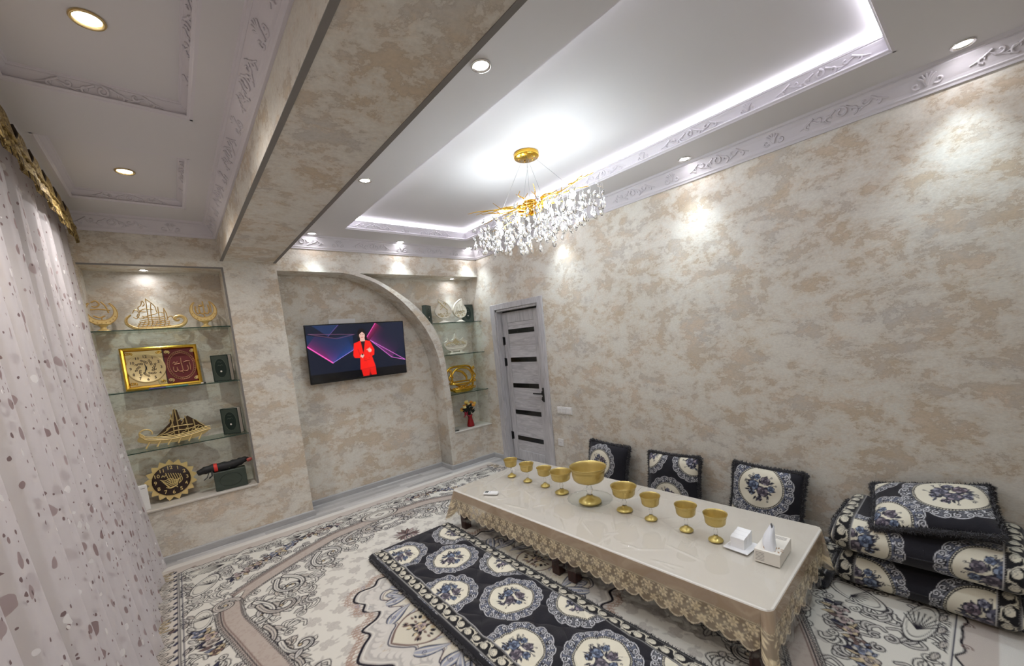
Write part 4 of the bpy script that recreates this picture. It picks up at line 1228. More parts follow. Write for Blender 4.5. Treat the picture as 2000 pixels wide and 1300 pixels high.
# ================================================================== LOW TABLE
TCX, TCY, TROT, TZ = 2.255, 1.83, R(2.0), 0.37
THW, THL = 0.49, 1.235
M_DARKWOOD = wood('dark_table_wood', lin((44, 26, 22)), lin((74, 44, 36)), (8, 8, 1.5), 0.4, 4)
def tloc(x, y, z=0.0):
    c, s_ = math.cos(TROT), math.sin(TROT)
    return (TCX + x * c - y * s_, TCY + x * s_ + y * c, z)
for k, lab in ((1, 'low dark wooden table under the far half of the cloth, by the door'), (-1, 'low dark wooden table under the near half of the cloth, by the mattress stack')):
    t = thing('low_table', lab, 'table', tloc(0, k * 0.616, 0.0125), TROT, 'pair of low tables under one cloth')
    b = MB(); b.bbox(-0.475, 0.475, -0.602, 0.602, 0.325, 0.353, 0.004); b.build('tabletop', M_DARKWOOD, t)
    b = MB()
    for (x0, x1, y0, y1) in ((-0.42, 0.42, -0.555, -0.535), (-0.42, 0.42, 0.535, 0.555), (-0.435, -0.415, -0.54, 0.54), (0.415, 0.435, -0.54, 0.54)):
        b.box(x0, x1, y0, y1, 0.262, 0.325)
    b.build('apron', M_DARKWOOD, t)
    for sx in (-1, 1):
        for sy in (-1, 1):
            b = MB(); x, y = sx * 0.425, sy * 0.545
            b.bbox(x - 0.033, x + 0.033, y - 0.033, y + 0.033, 0.0, 0.325, 0.004); b.build('leg', M_DARKWOOD, t)

def rrect(hw, hl, r_, st):
    """rounded rectangle, points with outward normals and how far each lies round a corner"""
    out = []
    L4 = []
    for (x0, y0, x1, y1) in ((-hw, -hl + r_, -hw, hl - r_),):
        pass
    def side(ax, ay, bx, by, nx_, ny_):
        l_ = math.hypot(bx - ax, by - ay); n = max(2, int(l_ / st))
        for i in range(n):
            f = i / n; out.append((ax + (bx - ax) * f, ay + (by - ay) * f, nx_, ny_, 0.0))
    def arc(cx, cy, a0):
        n = 26
        for i in range(n):
            a = a0 - (PI / 2) * i / n
            out.append((cx + r_ * math.cos(a), cy + r_ * math.sin(a), math.cos(a), math.sin(a), math.sin(PI * i / n)))
    side(-hw, -hl + r_, -hw, hl - r_, -1, 0); arc(-hw + r_, hl - r_, PI)
    side(-hw + r_, hl, hw - r_, hl, 0, 1); arc(hw - r_, hl - r_, PI / 2)
    side(hw, hl - r_, hw, -hl + r_, 1, 0); arc(hw - r_, -hl + r_, 0)
    side(hw - r_, -hl, -hw + r_, -hl, 0, -1); arc(-hw + r_, -hl + r_, -PI / 2)
    return np.array(out)

def lace_tile():
    """embroidered tulle, period 0.17 along x, y = distance below the table edge"""
    t = Cv(0, 0.17, 0, 0.24, 0.0018, lin((190, 172, 148)))
    t.img[..., 3] = 0.62
    thr, thr2 = lin((238, 224, 192)), lin((222, 204, 170))
    sat = lin((184, 163, 140))
    k = int(0.068 / t.px); t.img[:k, :, :3] = sat; t.img[:k, :, 3] = 1.0
    def flower(x, y, r_, n=6):
        for dx in (-0.17, 0, 0.17):
            for i in range(n):
                a = 2 * PI * i / n + 0.3
                t.ell(x + dx + r_ * 0.62 * math.cos(a), y + r_ * 0.62 * math.sin(a), r_ * 0.42, r_ * 0.27, a, thr2)
                t.ell(x + dx + r_ * 0.62 * math.cos(a), y + r_ * 0.62 * math.sin(a), r_ * 0.33, r_ * 0.19, a, thr)
            t.disc(x + dx, y, r_ * 0.2, thr2)
    for x in np.arange(0, 0.17, 0.0085):
        t.stroke([(x, 0.069), (x + 0.0043, 0.074), (x + 0.0085, 0.069)], 0.003, thr)
    for d in (-0.17, 0, 0.17):
        t.stroke(crom([(d - 0.01, 0.085), (d + 0.03, 0.078), (d + 0.05, 0.092), (d + 0.042, 0.115), (d + 0.06, 0.135), (d + 0.085, 0.150)], 6), 0.004, thr)
        t.stroke(crom([(d + 0.085, 0.085), (d + 0.115, 0.078), (d + 0.14, 0.092), (d + 0.13, 0.12), (d + 0.15, 0.14), (d + 0.17, 0.155)], 6), 0.004, thr)
        for (x, y) in ((0.052, 0.084), (0.066, 0.100), (0.140, 0.083), (0.153, 0.102), (0.012, 0.125), (0.100, 0.122), (0.060, 0.118), (0.148, 0.126)):
            t.ell(d + x, y, 0.009, 0.0052, 0.9, thr)
    flower(0.026, 0.104, 0.026); flower(0.112, 0.106, 0.026)
    flower(0.085, 0.163, 0.027, 7); flower(0.0, 0.166, 0.024); flower(0.043, 0.148, 0.016, 5); flower(0.128, 0.150, 0.016, 5)
    return t
LACE = lace_tile()
def alpha_vcol(name, rough):
    m = vcol(name, rough)
    for n in m.node_tree.nodes:
        if n.type == 'VERTEX_COLOR': L(m, n.outputs['Alpha'], m.node_tree.nodes['Principled BSDF'].inputs['Alpha'])
    return m
M_LACE = alpha_vcol('beige_lace', 0.8)
M_CLOTH = mat('ivory_satin', lin((214, 209, 201)), 0.42, bump=(9, 0.12))

cl = thing('tablecloth', 'ivory tablecloth with beige lace skirt covering both low tables', 'tablecloth', (TCX, TCY, 0), TROT)
PR = rrect(THW, THL, 0.045, 0.0046)
b = MB()
rings = []
for ins, z in ((0.010, TZ), (0.003, TZ - 0.002), (0.0, TZ - 0.007)):
    rings.append([(p[0] - p[2] * ins, p[1] - p[3] * ins, z) for p in PR])
n = len(PR)
b.add(rings[0], [tuple(range(n - 1, -1, -1))])
for a_, c_ in ((0, 1), (1, 2)):
    b.add(rings[a_] + rings[c_], [(i, n + i, n + (i + 1) % n, (i + 1) % n) for i in range(n)], smooth=True)
b.build('top', M_CLOTH, cl)
seg = np.hypot(*(np.roll(PR[:, :2], -1, 0) - PR[:, :2]).T)
S = np.concatenate([[0], np.cumsum(seg)])
PRc = np.vstack([PR, PR[:1]])
def skirt(depth, st, flare, cflare, cdrop, wave, z0):
    tt = np.arange(0, depth + st / 2, st)
    Sg, T = np.meshgrid(S, tt, indexing='ij')
    corner = np.repeat(PRc[:, 4:5], len(tt), 1)
    off = T * (flare + cflare * corner * (0.6 + 0.4 * np.cos(Sg * 60))) + wave * np.sin(Sg * 17 + 2 * np.sin(Sg * 3)) * T + wave * 0.4 * np.sin(Sg * 47) * T
    X = PRc[:, 0:1] + PRc[:, 2:3] * off; Y = PRc[:, 1:2] + PRc[:, 3:4] * off
    drop = T * (1 + cdrop * corner)
    return Sg, T, np.stack([X, Y, z0 - drop], -1)
Sg, T, Ps = skirt(0.208, 0.0044, 0.05, 0.50, 0.28, 0.035, TZ - 0.007)
smp = LACE.sample(np.mod(Sg, 0.17), np.clip(T, 0, 0.235))
bottom = 0.178 + 0.026 * np.abs(np.sin(PI * (Sg - 0.0) / 0.085)) ** 0.8
edge = np.abs(T - (bottom - 0.004)) < 0.0035
smp[edge] = (*lin((226, 214, 190)), 1.0)
keep = (T[:-1, :-1] < bottom[:-1, :-1])
gridmesh('lace_skirt', Ps, M_LACE, smp, keep=keep, parent=cl, flip=True)['label'] = 'beige embroidered lace skirt with scalloped hem'

# clear plastic film over the cloth
M_FILM = clear_film('clear_plastic_film', lin((251, 250, 248)), 0.09, 0.05)
pf = thing('plastic_cover', 'clear glossy plastic film spread over the ivory tablecloth', 'table cover', (TCX, TCY, 0), TROT)
xs = np.linspace(-THW + 0.012, THW - 0.012, 150); ys = np.linspace(-THL + 0.012, THL - 0.012, 380)
Xg, Yg = np.meshgrid(xs, ys, indexing='ij')
rg = np.random.default_rng(4)
Hh = np.zeros_like(Xg)
for k in range(95):
    x, y = rg.uniform(-THW, THW), rg.uniform(-0.75, THL)
    a = rg.choice([rg.normal(0.35, 0.3), rg.normal(-0.6, 0.35), rg.normal(1.2, 0.4)]); ln = rg.uniform(0.10, 0.42); A = rg.uniform(0.0020, 0.0080)
    u = (Xg - x) * math.cos(a) + (Yg - y) * math.sin(a); v = -(Xg - x) * math.sin(a) + (Yg - y) * math.cos(a) + 0.15 * u * u
    Hh += A * np.exp(-(v / 0.0065) ** 2) * np.clip(1 - (u / ln * 2) ** 2, 0, 1)
flatk = np.clip((np.abs(Xg) - 0.10) / 0.10, 0, 1) * np.clip((np.hypot(Xg + 0.36, Yg - 0.84) - 0.08) / 0.05, 0, 1)
Hh = np.minimum(Hh, 0.0030 + 0.0045 * flatk)
Hh += 0.0003 * np.sin(Xg * 21 + 2 * np.sin(Yg * 7)) * np.sin(Yg * 13)
eg = np.clip(np.minimum(THW - 0.012 - np.abs(Xg), THL - 0.012 - np.abs(Yg)) / 0.03, 0, 1)
gridmesh('top_sheet', np.stack([Xg, Yg, TZ + 0.0024 + Hh * eg], -1), M_FILM, parent=pf)
gridmesh('creased_top', np.stack([Xg, Yg, TZ + 0.0004 + 0.85 * Hh * eg], -1), M_CLOTH, parent=cl)
PRf = rrect(THW + 0.004, THL + 0.004, 0.05, 0.02)
PRc = np.vstack([PRf, PRf[:1]]); seg = np.hypot(*(np.roll(PRf[:, :2], -1, 0) - PRf[:, :2]).T); S = np.concatenate([[0], np.cumsum(seg)])
Sg, T, Ps = skirt(0.225, 0.018, 0.075, 0.42, 0.25, 0.03, TZ - 0.006)
gridmesh('hanging_sheet', Ps, M_FILM, parent=pf, flip=True)

# ================================================================== THINGS ON THE TABLE
TOPZ = TZ + 0.0062
M_AMBER = mat('gilded_amber_glass', lin((208, 184, 112)), 0.24, 0.45, bump=(160, 0.25), **{'Transmission Weight': 0.35})
M_GILTFOOT = mat('gilt_foot', lin((206, 186, 112)), 0.28, 0.5)
M_CLEAR = mat('clear_glass', (1, 1, 1), 0.02, 0.0, **{'Transmission Weight': 1.0, 'IOR': 1.45})
M_PLATE = clear_film('pressed_clear_glass', lin((252, 254, 254)), 0.015, 0.03)
def goblet_parts(Rb, H_):
    k, g = Rb / 0.066, H_ / 0.165
    foot = [(0.0, 0.0), (0.037 * k, 0.0), (0.041 * k, 0.004 * g), (0.038 * k, 0.010 * g), (0.024 * k, 0.019 * g), (0.013 * k, 0.026 * g), (0.011 * k, 0.033 * g), (0.0, 0.034 * g)]
    stem = [(0.0, 0.033 * g), (0.010 * k, 0.034 * g), (0.0075 * k, 0.042 * g), (0.0125 * k, 0.054 * g), (0.0120 * k, 0.062 * g), (0.0075 * k, 0.072 * g), (0.0095 * k, 0.083 * g), (0.014 * k, 0.091 * g), (0.0, 0.0915 * g)]
    bowl = [(0.013 * k, 0.091 * g), (0.034 * k, 0.094 * g), (0.048 * k, 0.100 * g), (0.0545 * k, 0.109 * g), (0.0565 * k, 0.122 * g), (0.0575 * k, 0.138 * g), (0.0600 * k, 0.146 * g), (0.0590 * k, 0.148 * g), (0.0635 * k, 0.157 * g), (0.0660 * k, 0.165 * g), (0.0645 * k, 0.1652 * g), (0.0615 * k, 0.157 * g), (0.0560 * k, 0.146 * g), (0.0545 * k, 0.116 * g), (0.046 * k, 0.104 * g), (0.033 * k, 0.0975 * g), (0.0, 0.096 * g)]
    out = []
    for nm, pr, m_ in (('foot', foot, M_GILTFOOT), ('stem', stem, M_CLEAR), ('bowl', bowl, M_AMBER)):
        b = MB(); b.lathe(pr, 32); out.append((nm, b.mesh('goblet_' + nm, m_)))
    return out
SMALL, MEDIUM, BIG = goblet_parts(0.066, 0.165), goblet_parts(0.090, 0.180), goblet_parts(0.137, 0.275)
def goblet(x, y, parts, label, group, z=TOPZ):
    t = thing('dessert_goblet', label, 'goblet', (x, y, z), group=group)
    for nm, me in parts: link(nm, me, t)
    return t
GG = 'small gilded goblets in a row'
goblet(2.25, 2.84, SMALL, 'small gilded glass goblet at the end of the row nearest the door', GG)
goblet(2.25, 2.62, SMALL, 'small gilded glass goblet second from the door end of the row', GG)
goblet(2.26, 2.41, SMALL, 'small gilded glass goblet third from the door end of the row', GG)
goblet(2.24, 2.20, MEDIUM, 'medium gilded glass goblet beside the big bowl on its door side', 'medium gilded goblets')
goblet(2.225, 1.90, BIG, 'big gilded footed glass bowl standing on a clear plate', None, TOPZ + 0.0075)
goblet(2.27, 1.63, MEDIUM, 'medium gilded glass goblet between the clear plate and the small goblets', 'medium gilded goblets')
goblet(2.26, 1.42, SMALL, 'small gilded glass goblet next to the medium goblet on the tissue box side', GG)
goblet(2.26, 1.18, SMALL, 'small gilded glass goblet second from the white shaker set', GG)
goblet(2.25, 1.00, SMALL, 'small gilded glass goblet right beside the white shaker set', GG)
b = MB()
prof = [(0.0, 0.001), (0.075, 0.001), (0.085, 0.004), (0.115, 0.014), (0.145, 0.026), (0.165, 0.033), (0.166, 0.036), (0.145, 0.0305), (0.112, 0.019), (0.084, 0.0085), (0.0, 0.006)]
b.lathe(prof, 120, wob=lambda a, z: 1 + (0.020 * math.cos(20 * a + z * 120) if z > 0.012 else 0))
pl = b.build('glass_plate', M_PLATE); pl.location = (2.225, 1.90, TOPZ)
tag(pl, 'clear fluted glass plate under the big gilded bowl', 'plate')

# remote control
t = thing('remote_control', 'small white remote control lying on the table corner', 'remote', (1.865, 2.655, TOPZ), R(35))
b = MB(); b.bbox(-0.026, 0.026, -0.062, 0.062, 0, 0.018, 0.005); b.build('body', M_PLASTIC, t)
M_LCD = mat('lcd_grey', lin((96, 100, 100)), 0.2)
b = MB(); b.box(-0.017, 0.017, 0.020, 0.050, 0.018, 0.0188); b.build('display', M_LCD, t)
M_GREYBTN = mat('pale_grey_button', lin((196, 198, 202)), 0.5)
for k in range(2):
    b = MB(); b.bbox(-0.014 + k * 0.016, -0.002 + k * 0.016, 0.002, 0.010, 0.018, 0.0195, 0.0006); b.build('button', M_GREYBTN, t)

# white shaker set
M_PORC = mat('white_porcelain', lin((236, 236, 238)), 0.18)
t = thing('shaker_set', 'white porcelain shaker set on a small square tray', 'shaker set', (2.262, 0.868, TOPZ), R(-4))
b = MB(); b.bbox(-0.068, 0.068, -0.060, 0.060, 0.0, 0.007, 0.0025); b.bbox(-0.073, 0.073, -0.065, 0.065, 0.005, 0.012, 0.003); b.build('tray', M_PORC, t)
for k, (x0, x1, hb, hf) in enumerate(((-0.045, -0.014, 0.076, 0.068), (-0.013, 0.018, 0.083, 0.075), (0.019, 0.048, 0.090, 0.082))):
    b = MB()
    pr = [(x0, 0.012), (x1, 0.012), (x1, hb), (x1 - 0.004, hb + 0.003), (x0 + 0.003, hf + 0.003), (x0, hf)]
    b.prism(pr, lambda x, z: (x, -0.036, z), lambda x, z: (x, 0.036, z)); b.build('shaker', M_PORC, t)

# tissue box
M_CARD = mat('printed_white_card', lin((226, 221, 212)), 0.6)
M_PRINT = mat('grey_print_slot_shade', lin((138, 132, 128)), 0.7)  # print lines, and the painted shade strip in the white box slot
M_PRINTB_SHADE = mat('brown_print_slot_shade', lin((170, 140, 112)), 0.7)
M_TISSUE = mat('white_tissue', lin((236, 238, 244)), 0.9)
t = thing('tissue_box', 'white printed tissue box with a tissue pulled up', 'tissue box', (2.28, 0.718, TOPZ), R(3))
b = MB(); b.bbox(-0.108, 0.108, -0.058, 0.058, 0, 0.068, 0.0015); b.build('carton', M_CARD, t)
b = MB(); b.add([(-0.052 + 0.04 * math.cos(a) , 0.030 * math.sin(a), 0.0684) for a in np.linspace(0, 2 * PI, 24, endpoint=False)], [tuple(range(24))]); b.build('slot_shade', M_PRINTB_SHADE, t)  # flat oval in carton-interior tan, standing in for the opening's shade
b = MB()
for k in range(6):
    b = MB(); b.box(-0.1084, -0.1081, 0.012, 0.052, 0.012 + k * 0.008, 0.0145 + k * 0.008); b.build('print_line', M_PRINT, t)
for k in range(4):
    b = MB(); b.box(0.062 + k * 0.009, 0.0655 + k * 0.009, -0.045, 0.012, 0.068, 0.0683); b.build('print_line', M_PRINT, t)
b = MB()
for k in range(7):
    a = k * 0.9; c = (-0.062 + 0.014 * math.cos(a), -0.036 + 0.012 * math.sin(a))
    b.add([(x, y, 0.0683) for x, y in leaf_poly(c[0], c[1], a, 0.02, 0.009)], [tuple(range(10))])
b.build('flower_print', M_PRINTB_SHADE, t)
us = np.linspace(0, 1, 26); vs_ = np.linspace(0, 1, 22)
A, B = np.meshgrid(us, vs_, indexing='ij')
ang = A * 2 * PI
wd = 0.050 * (1 - 0.72 * B ** 2.2) * (1 + 0.16 * np.sin(2 * ang) + 0.10 * np.sin(5 * ang + 3 * B))
Pm = np.stack([-0.050 + wd * np.cos(ang) + 0.018 * B, 0.60 * wd * np.sin(ang) + 0.006 * np.sin(4 * B), 0.060 + 0.120 * B + 0.008 * np.sin(3 * ang) * B], -1)
gridmesh('tissue', Pm, M_TISSUE, parent=t)

# ================================================================== WALL FITTINGS
t = thing('light_switch', 'white triple light switch on the right wall beside the door', 'light switch', (XR, 3.105, 0.778))
b = MB(); b.bbox(-0.009, -0.0002, -0.112, 0.112, -0.041, 0.041, 0.002); b.build('plate', M_PLASTIC, t)
for k in (-1, 0, 1):
    b = MB(); b.bbox(-0.014, -0.008, k * 0.071 - 0.0275, k * 0.071 + 0.0275, -0.0275, 0.0275, 0.0015); b.build('rocker', M_PLASTIC, t)
t = thing('wall_socket', 'white round wall socket below the triple switch', 'socket', (XR, 3.205, 0.395))
b = MB(); b.bbox(-0.009, -0.0002, -0.041, 0.041, -0.041, 0.041, 0.002); b.build('plate', M_PLASTIC, t)
b = MB(); b.lathe([(0.022, 0.0), (0.021, 0.003), (0.018, -0.004), (0.0, -0.004)], 20)
o = b.build('recess', M_PLASTIC, t); o.rotation_euler = (0, R(-90), 0); o.location = (-0.0095, 0, 0)
for k in (-1, 1):
    b = MB(); b.tube([(-0.0138, k * 0.0095, 0), (-0.0118, k * 0.0095, 0)], 0.003, 8); b.build('pin_hole', M_BLACK, t)

# ================================================================== TELEVISION
M_TVB = mat('black_tv_plastic', (0.006, 0.006, 0.007), 0.3)
TVW, TVH = 1.122, 0.642
tv = thing('television', 'wall mounted flat television showing a woman in a red suit', 'television', (1.667, 4.702, 1.664), rot=(R(5.3), 0, 0))
b = MB(); b.bbox(-TVW / 2, TVW / 2, -0.006, 0.022, -TVH / 2, TVH / 2, 0.004); b.bbox(-0.4, 0.4, 0.02, 0.040, -0.26, 0.12, 0.006); b.build('casing', M_TVB, tv)
b = MB(); b.box(-0.12, 0.12, 0.038, 0.085, -0.11, 0.09); b.build('wall_bracket', M_BLACK, tv)
sw, sh = TVW - 0.018, TVH - 0.030
cv = Cv(0, 1, 0, sh / sw, 0.0026, lin((16, 22, 38)))
hh = sh / sw
def S_(s_, t_): return (s_, hh * (1 - t_))
def spoly(P, c, a=1.0): cv.poly([S_(*p) for p in P], c, a)
def sline(P, w_, c, a=1.0): cv.stroke([S_(*p) for p in P], w_, c, a)
Yn = np.linspace(1, 0, cv.H)[:, None]; Xn = np.linspace(0, 1, cv.W)[None, :]
def glow(P0, P1, side, rad, col):
    """soft light on one side of a line"""
    (x0, y0), (x1, y1) = S_(*P0), S_(*P1)
    X = Xn; Y = (1 - Yn) * hh
    dx, dy = x1 - x0, y1 - y0; l_ = math.hypot(dx, dy)
    t_ = ((X - x0) * dx + (Y - y0) * dy) / l_ ** 2
    d = ((X - x0) * -dy + (Y - y0) * dx) / l_ * side
    a = np.where((d > 0) & (t_ > -0.02) & (t_ < 1.02), np.exp(-d / rad), 0)[..., None]
    cv.img[..., :3] = cv.img[..., :3] * (1 - 0.55 * a) + np.array(col, np.float32) * 0.55 * a
spoly([(0.06, 0.0), (0.31, 0.0), (0.20, 0.20)], lin((26, 44, 78)))
spoly([(0.0, 0.16), (0.24, 0.24), (0.44, 0.18), (0.44, 0.48), (0.22, 0.68), (0.0, 0.36)], lin((22, 38, 70)))
spoly([(0.62, 0.30), (0.78, 0.0), (1.0, 0.0), (1.0, 0.75), (0.84, 0.68)], lin((18, 26, 46)))
glow((0.0, 0.36), (0.22, 0.68), 1, 0.05, lin((150, 30, 110))); glow((0.22, 0.68), (0.44, 0.47), 1, 0.06, lin((46, 74, 150)))
glow((0.62, 0.32), (0.84, 0.68), 1, 0.045, lin((130, 50, 120)))
glow((0.69, 0.0), (0.58, 0.27), 1, 0.03, lin((190, 30, 110)))
for P_, w_, c_ in (([(0.0, 0.36), (0.22, 0.68)], 0.010, (240, 90, 180)), ([(0.22, 0.68), (0.44, 0.47)], 0.004, (150, 130, 220)), ([(0.62, 0.32), (0.84, 0.68), (1.0, 0.76)], 0.005, (206, 110, 200)), ([(0.69, 0.0), (0.58, 0.27)], 0.006, (230, 80, 170)), ([(0.02, 0.14), (0.28, 0.25), (0.46, 0.19)], 0.003, (120, 80, 110)), ([(0.31, 0.0), (0.20, 0.20)], 0.003, (110, 80, 150))):
    sline(P_, w_, lin(c_))
spoly([(0.0, 0.86), (1.0, 0.86), (1.0, 1.0), (0.0, 1.0)], lin((7, 7, 10)))
red, dred, skin = lin((226, 28, 20)), lin((150, 12, 14)), lin((208, 168, 154))
cv.ell(*S_(0.535, 0.20), 0.046, 0.062, 0, lin((18, 12, 16))); spoly([(0.495, 0.18), (0.58, 0.18), (0.595, 0.33), (0.48, 0.33)], lin((18, 12, 16)))
spoly([(0.515, 0.24), (0.56, 0.24), (0.565, 0.36), (0.51, 0.36)], lin((206, 166, 152)))
cv.ell(*S_(0.537, 0.220), 0.029, 0.040, 0, skin)
spoly([(0.500, 0.22), (0.508, 0.150), (0.537, 0.118), (0.566, 0.150), (0.574, 0.22), (0.562, 0.190), (0.540, 0.152), (0.514, 0.190)], lin((20, 13, 16)))
for dx in (-0.012, 0.012): cv.ell(*S_(0.537 + dx, 0.20), 0.0055, 0.003, 0, lin((40, 26, 26)))
sline([(0.526, 0.255), (0.548, 0.255)], 0.005, lin((170, 50, 56))); sline([(0.537, 0.205), (0.539, 0.232)], 0.003, lin((190, 148, 136)))
spoly([(0.505, 0.33), (0.57, 0.33), (0.56, 0.52), (0.535, 0.56)], lin((30, 18, 24)))
spoly([(0.445, 0.36), (0.515, 0.315), (0.535, 0.56), (0.565, 0.31), (0.615, 0.335), (0.655, 0.50), (0.648, 0.60), (0.622, 0.62), (0.652, 0.83), (0.488, 0.86), (0.497, 0.64), (0.44, 0.63), (0.428, 0.58)], red)
spoly([(0.498, 0.86), (0.652, 0.835), (0.655, 0.985), (0.600, 0.985), (0.585, 0.90), (0.575, 0.99), (0.512, 0.99)], lin((206, 24, 18)))
sline([(0.535, 0.56), (0.545, 0.70)], 0.004, dred); sline([(0.480, 0.47), (0.500, 0.60)], 0.005, dred); sline([(0.615, 0.47), (0.610, 0.60)], 0.004, dred); sline([(0.53, 0.70), (0.60, 0.68)], 0.004, dred); sline([(0.588, 0.87), (0.585, 0.98)], 0.006, dred)
for p in ((0.555, 0.66), (0.592, 0.65), (0.556, 0.71)): cv.disc(*S_(*p), 0.004, dred)
cv.ell(*S_(0.520, 0.60), 0.020, 0.015, 0.3, skin); spoly([(0.502, 0.61), (0.520, 0.57), (0.535, 0.60), (0.522, 0.65)], skin); cv.ell(*S_(0.523, 0.575), 0.008, 0.010, 0.4, lin((20, 14, 16)))
cv.ell(*S_(0.605, 0.51), 0.019, 0.020, 0, skin)
for k in range(4): sline([(0.600, 0.505), (0.572 + 0.012 * k, 0.455 + 0.018 * (3 - k) * 0.7)], 0.006, skin)
us, vs_ = np.linspace(0, 1, 330), np.linspace(0, 1, 190)
A, B = np.meshgrid(us, vs_, indexing='ij')
scol = cv.sample(A, B * hh)[..., :3]
M_SCREEN = vcol('tv_screen', 0.12, emission=0.42, spec=0.5)
so = gridmesh('screen', np.stack([(A - 0.5) * sw, np.full_like(A, -0.0066), (B - 0.5) * sh + 0.004], -1), M_SCREEN, scol, parent=tv)
so['label'] = 'lit screen with a woman in a red suit before blue and pink angular graphics'
t = thing('socket_strip', 'white double socket strip on the niche wall above the television', 'socket', (1.55, YB, 2.005))
b = MB(); b.bbox(-0.150, 0.150, -0.010, -0.0002, -0.040, 0.040, 0.002); b.build('plate', M_PLASTIC, t)
for x in (0.035, 0.105):
    b = MB(); b.lathe([(0.021, 0.0), (0.019, 0.002), (0.016, -0.002), (0.0, -0.002)], 20)
    o = b.build('recess', M_PLASTIC, t); o.rotation_euler = (R(90), 0, 0); o.location = (x, -0.0105, 0)

# ================================================================== GLASS SHELVES
def shelf(x0, x1, z, label, group):
    t = thing('glass_shelf', label, 'shelf', ((x0 + x1) / 2, YF, z), group=group)
    h = (x1 - x0) / 2
    b = MB(); b.box(-h, h, 0.0016, YB - YF, -0.008, 0.0); b.build('glass_pane', M_GLASS, t)
    b = MB(); b.box(-h, h, 0.0, 0.0016, -0.008, 0.0); b.build('front_edge', M_GLASSEDGE, t)
    for sx in (-1, 1):
        b = MB(); b.box(sx * h - 0.006 * sx - 0.006, sx * h - 0.006 * sx + 0.006, 0.03, 0.045, -0.016, -0.0085); b.build('shelf_pin', M_SILVER, t)
    return t
for z, lab in ((2.000, 'top'), (1.497, 'middle'), (0.990, 'lowest')):
    shelf(-0.453, XB0 - 0.002, z, '%s clear glass shelf in the left niche' % lab, 'glass shelves of the left niche')
for z, xa, lab in ((1.926, 2.56, 'top'), (1.505, 2.688, 'middle'), (0.985, 2.706, 'lowest')):
    shelf(xa, XR - 0.002, z, '%s clear glass shelf in the right niche beside the arch' % lab, 'glass shelves of the right niche')

# ================================================================== ORNAMENTS
M_ANTGOLD = mat('antique_gold', lin((200, 164, 100)), 0.34, 0.45)
M_PALEGOLD = mat('pale_gold', lin((226, 200, 138)), 0.36, 0.35)
M_DULLGOLD = mat('dull_gold', lin((190, 168, 116)), 0.36, 0.4)
M_IVORY = mat('ivory_ceramic', lin((226, 220, 204)), 0.35)
M_IVGOLD = mat('ivory_gilt', lin((206, 190, 148)), 0.4, 0.3)
M_BROWN = mat('dark_brown_face', lin((44, 24, 20)), 0.4)
M_RED = mat('maroon_velvet', lin((96, 22, 24)), 0.7)
M_GREENBOOK = mat('dark_green_cover', lin((58, 68, 60)), 0.45)
M_DKGREEN = mat('deep_green_oval', lin((14, 34, 28)), 0.4)
M_PAGES = mat('book_pages', lin((218, 210, 204)), 0.8)

ALLAH = [[(0.02, 0.62), (0.0, 0.30), (0.06, 0.10), (0.15, 0.08), (0.21, 0.20), (0.22, 0.55)],
         [(0.22, 0.40), (0.28, 0.12), (0.40, 0.06), (0.50, 0.12), (0.52, 0.30), (0.50, 0.95)],
         [(0.52, 0.40), (0.56, 0.14), (0.68, 0.07), (0.80, 0.14), (0.84, 0.34), (0.80, 0.70)],
         [(0.94, 0.95), (0.97, 0.55), (0.95, 0.12)],
         [(0.44, 0.06), (0.50, -0.05), (0.52, -0.14)],
         [(0.22, 0.66), (0.27, 0.60), (0.32, 0.68), (0.37, 0.60), (0.43, 0.70)]]
def strokes(b, S3, ox, oz, w_, h_, rad, y=0.0, m=0, n=5):
    for s_ in S3:
        b.tube([(ox + p[0] * w_, y, oz + p[1] * h_) for p in crom(s_, 5)], rad, n, m, updir=(0, 1, 0), flat=1.0)

def squiggle(q, x0, x1, z, amp, n=9):
    return [(x0 + (x1 - x0) * k / (n - 1), z + amp * q.choice((-1, -0.4, 0.3, 1)) * (1 if k % 2 else 0.2)) for k in range(n)]

def text_mesh(s_, size, ext, name, m):
    cu = bpy.data.curves.new('txt', 'FONT'); cu.body = s_; cu.size = size; cu.extrude = ext; cu.align_x = 'CENTER'; cu.align_y = 'CENTER'; cu.offset = size * 0.012; cu.resolution_u = 2
    o = bpy.data.objects.new('txt', cu); COL.objects.link(o)
    me = bpy.data.meshes.new_from_object(o.evaluated_get(bpy.context.evaluated_depsgraph_get()))
    bpy.data.objects.remove(o); bpy.data.curves.remove(cu)
    me.name = name; me.materials.clear(); me.materials.append(m)
    return me

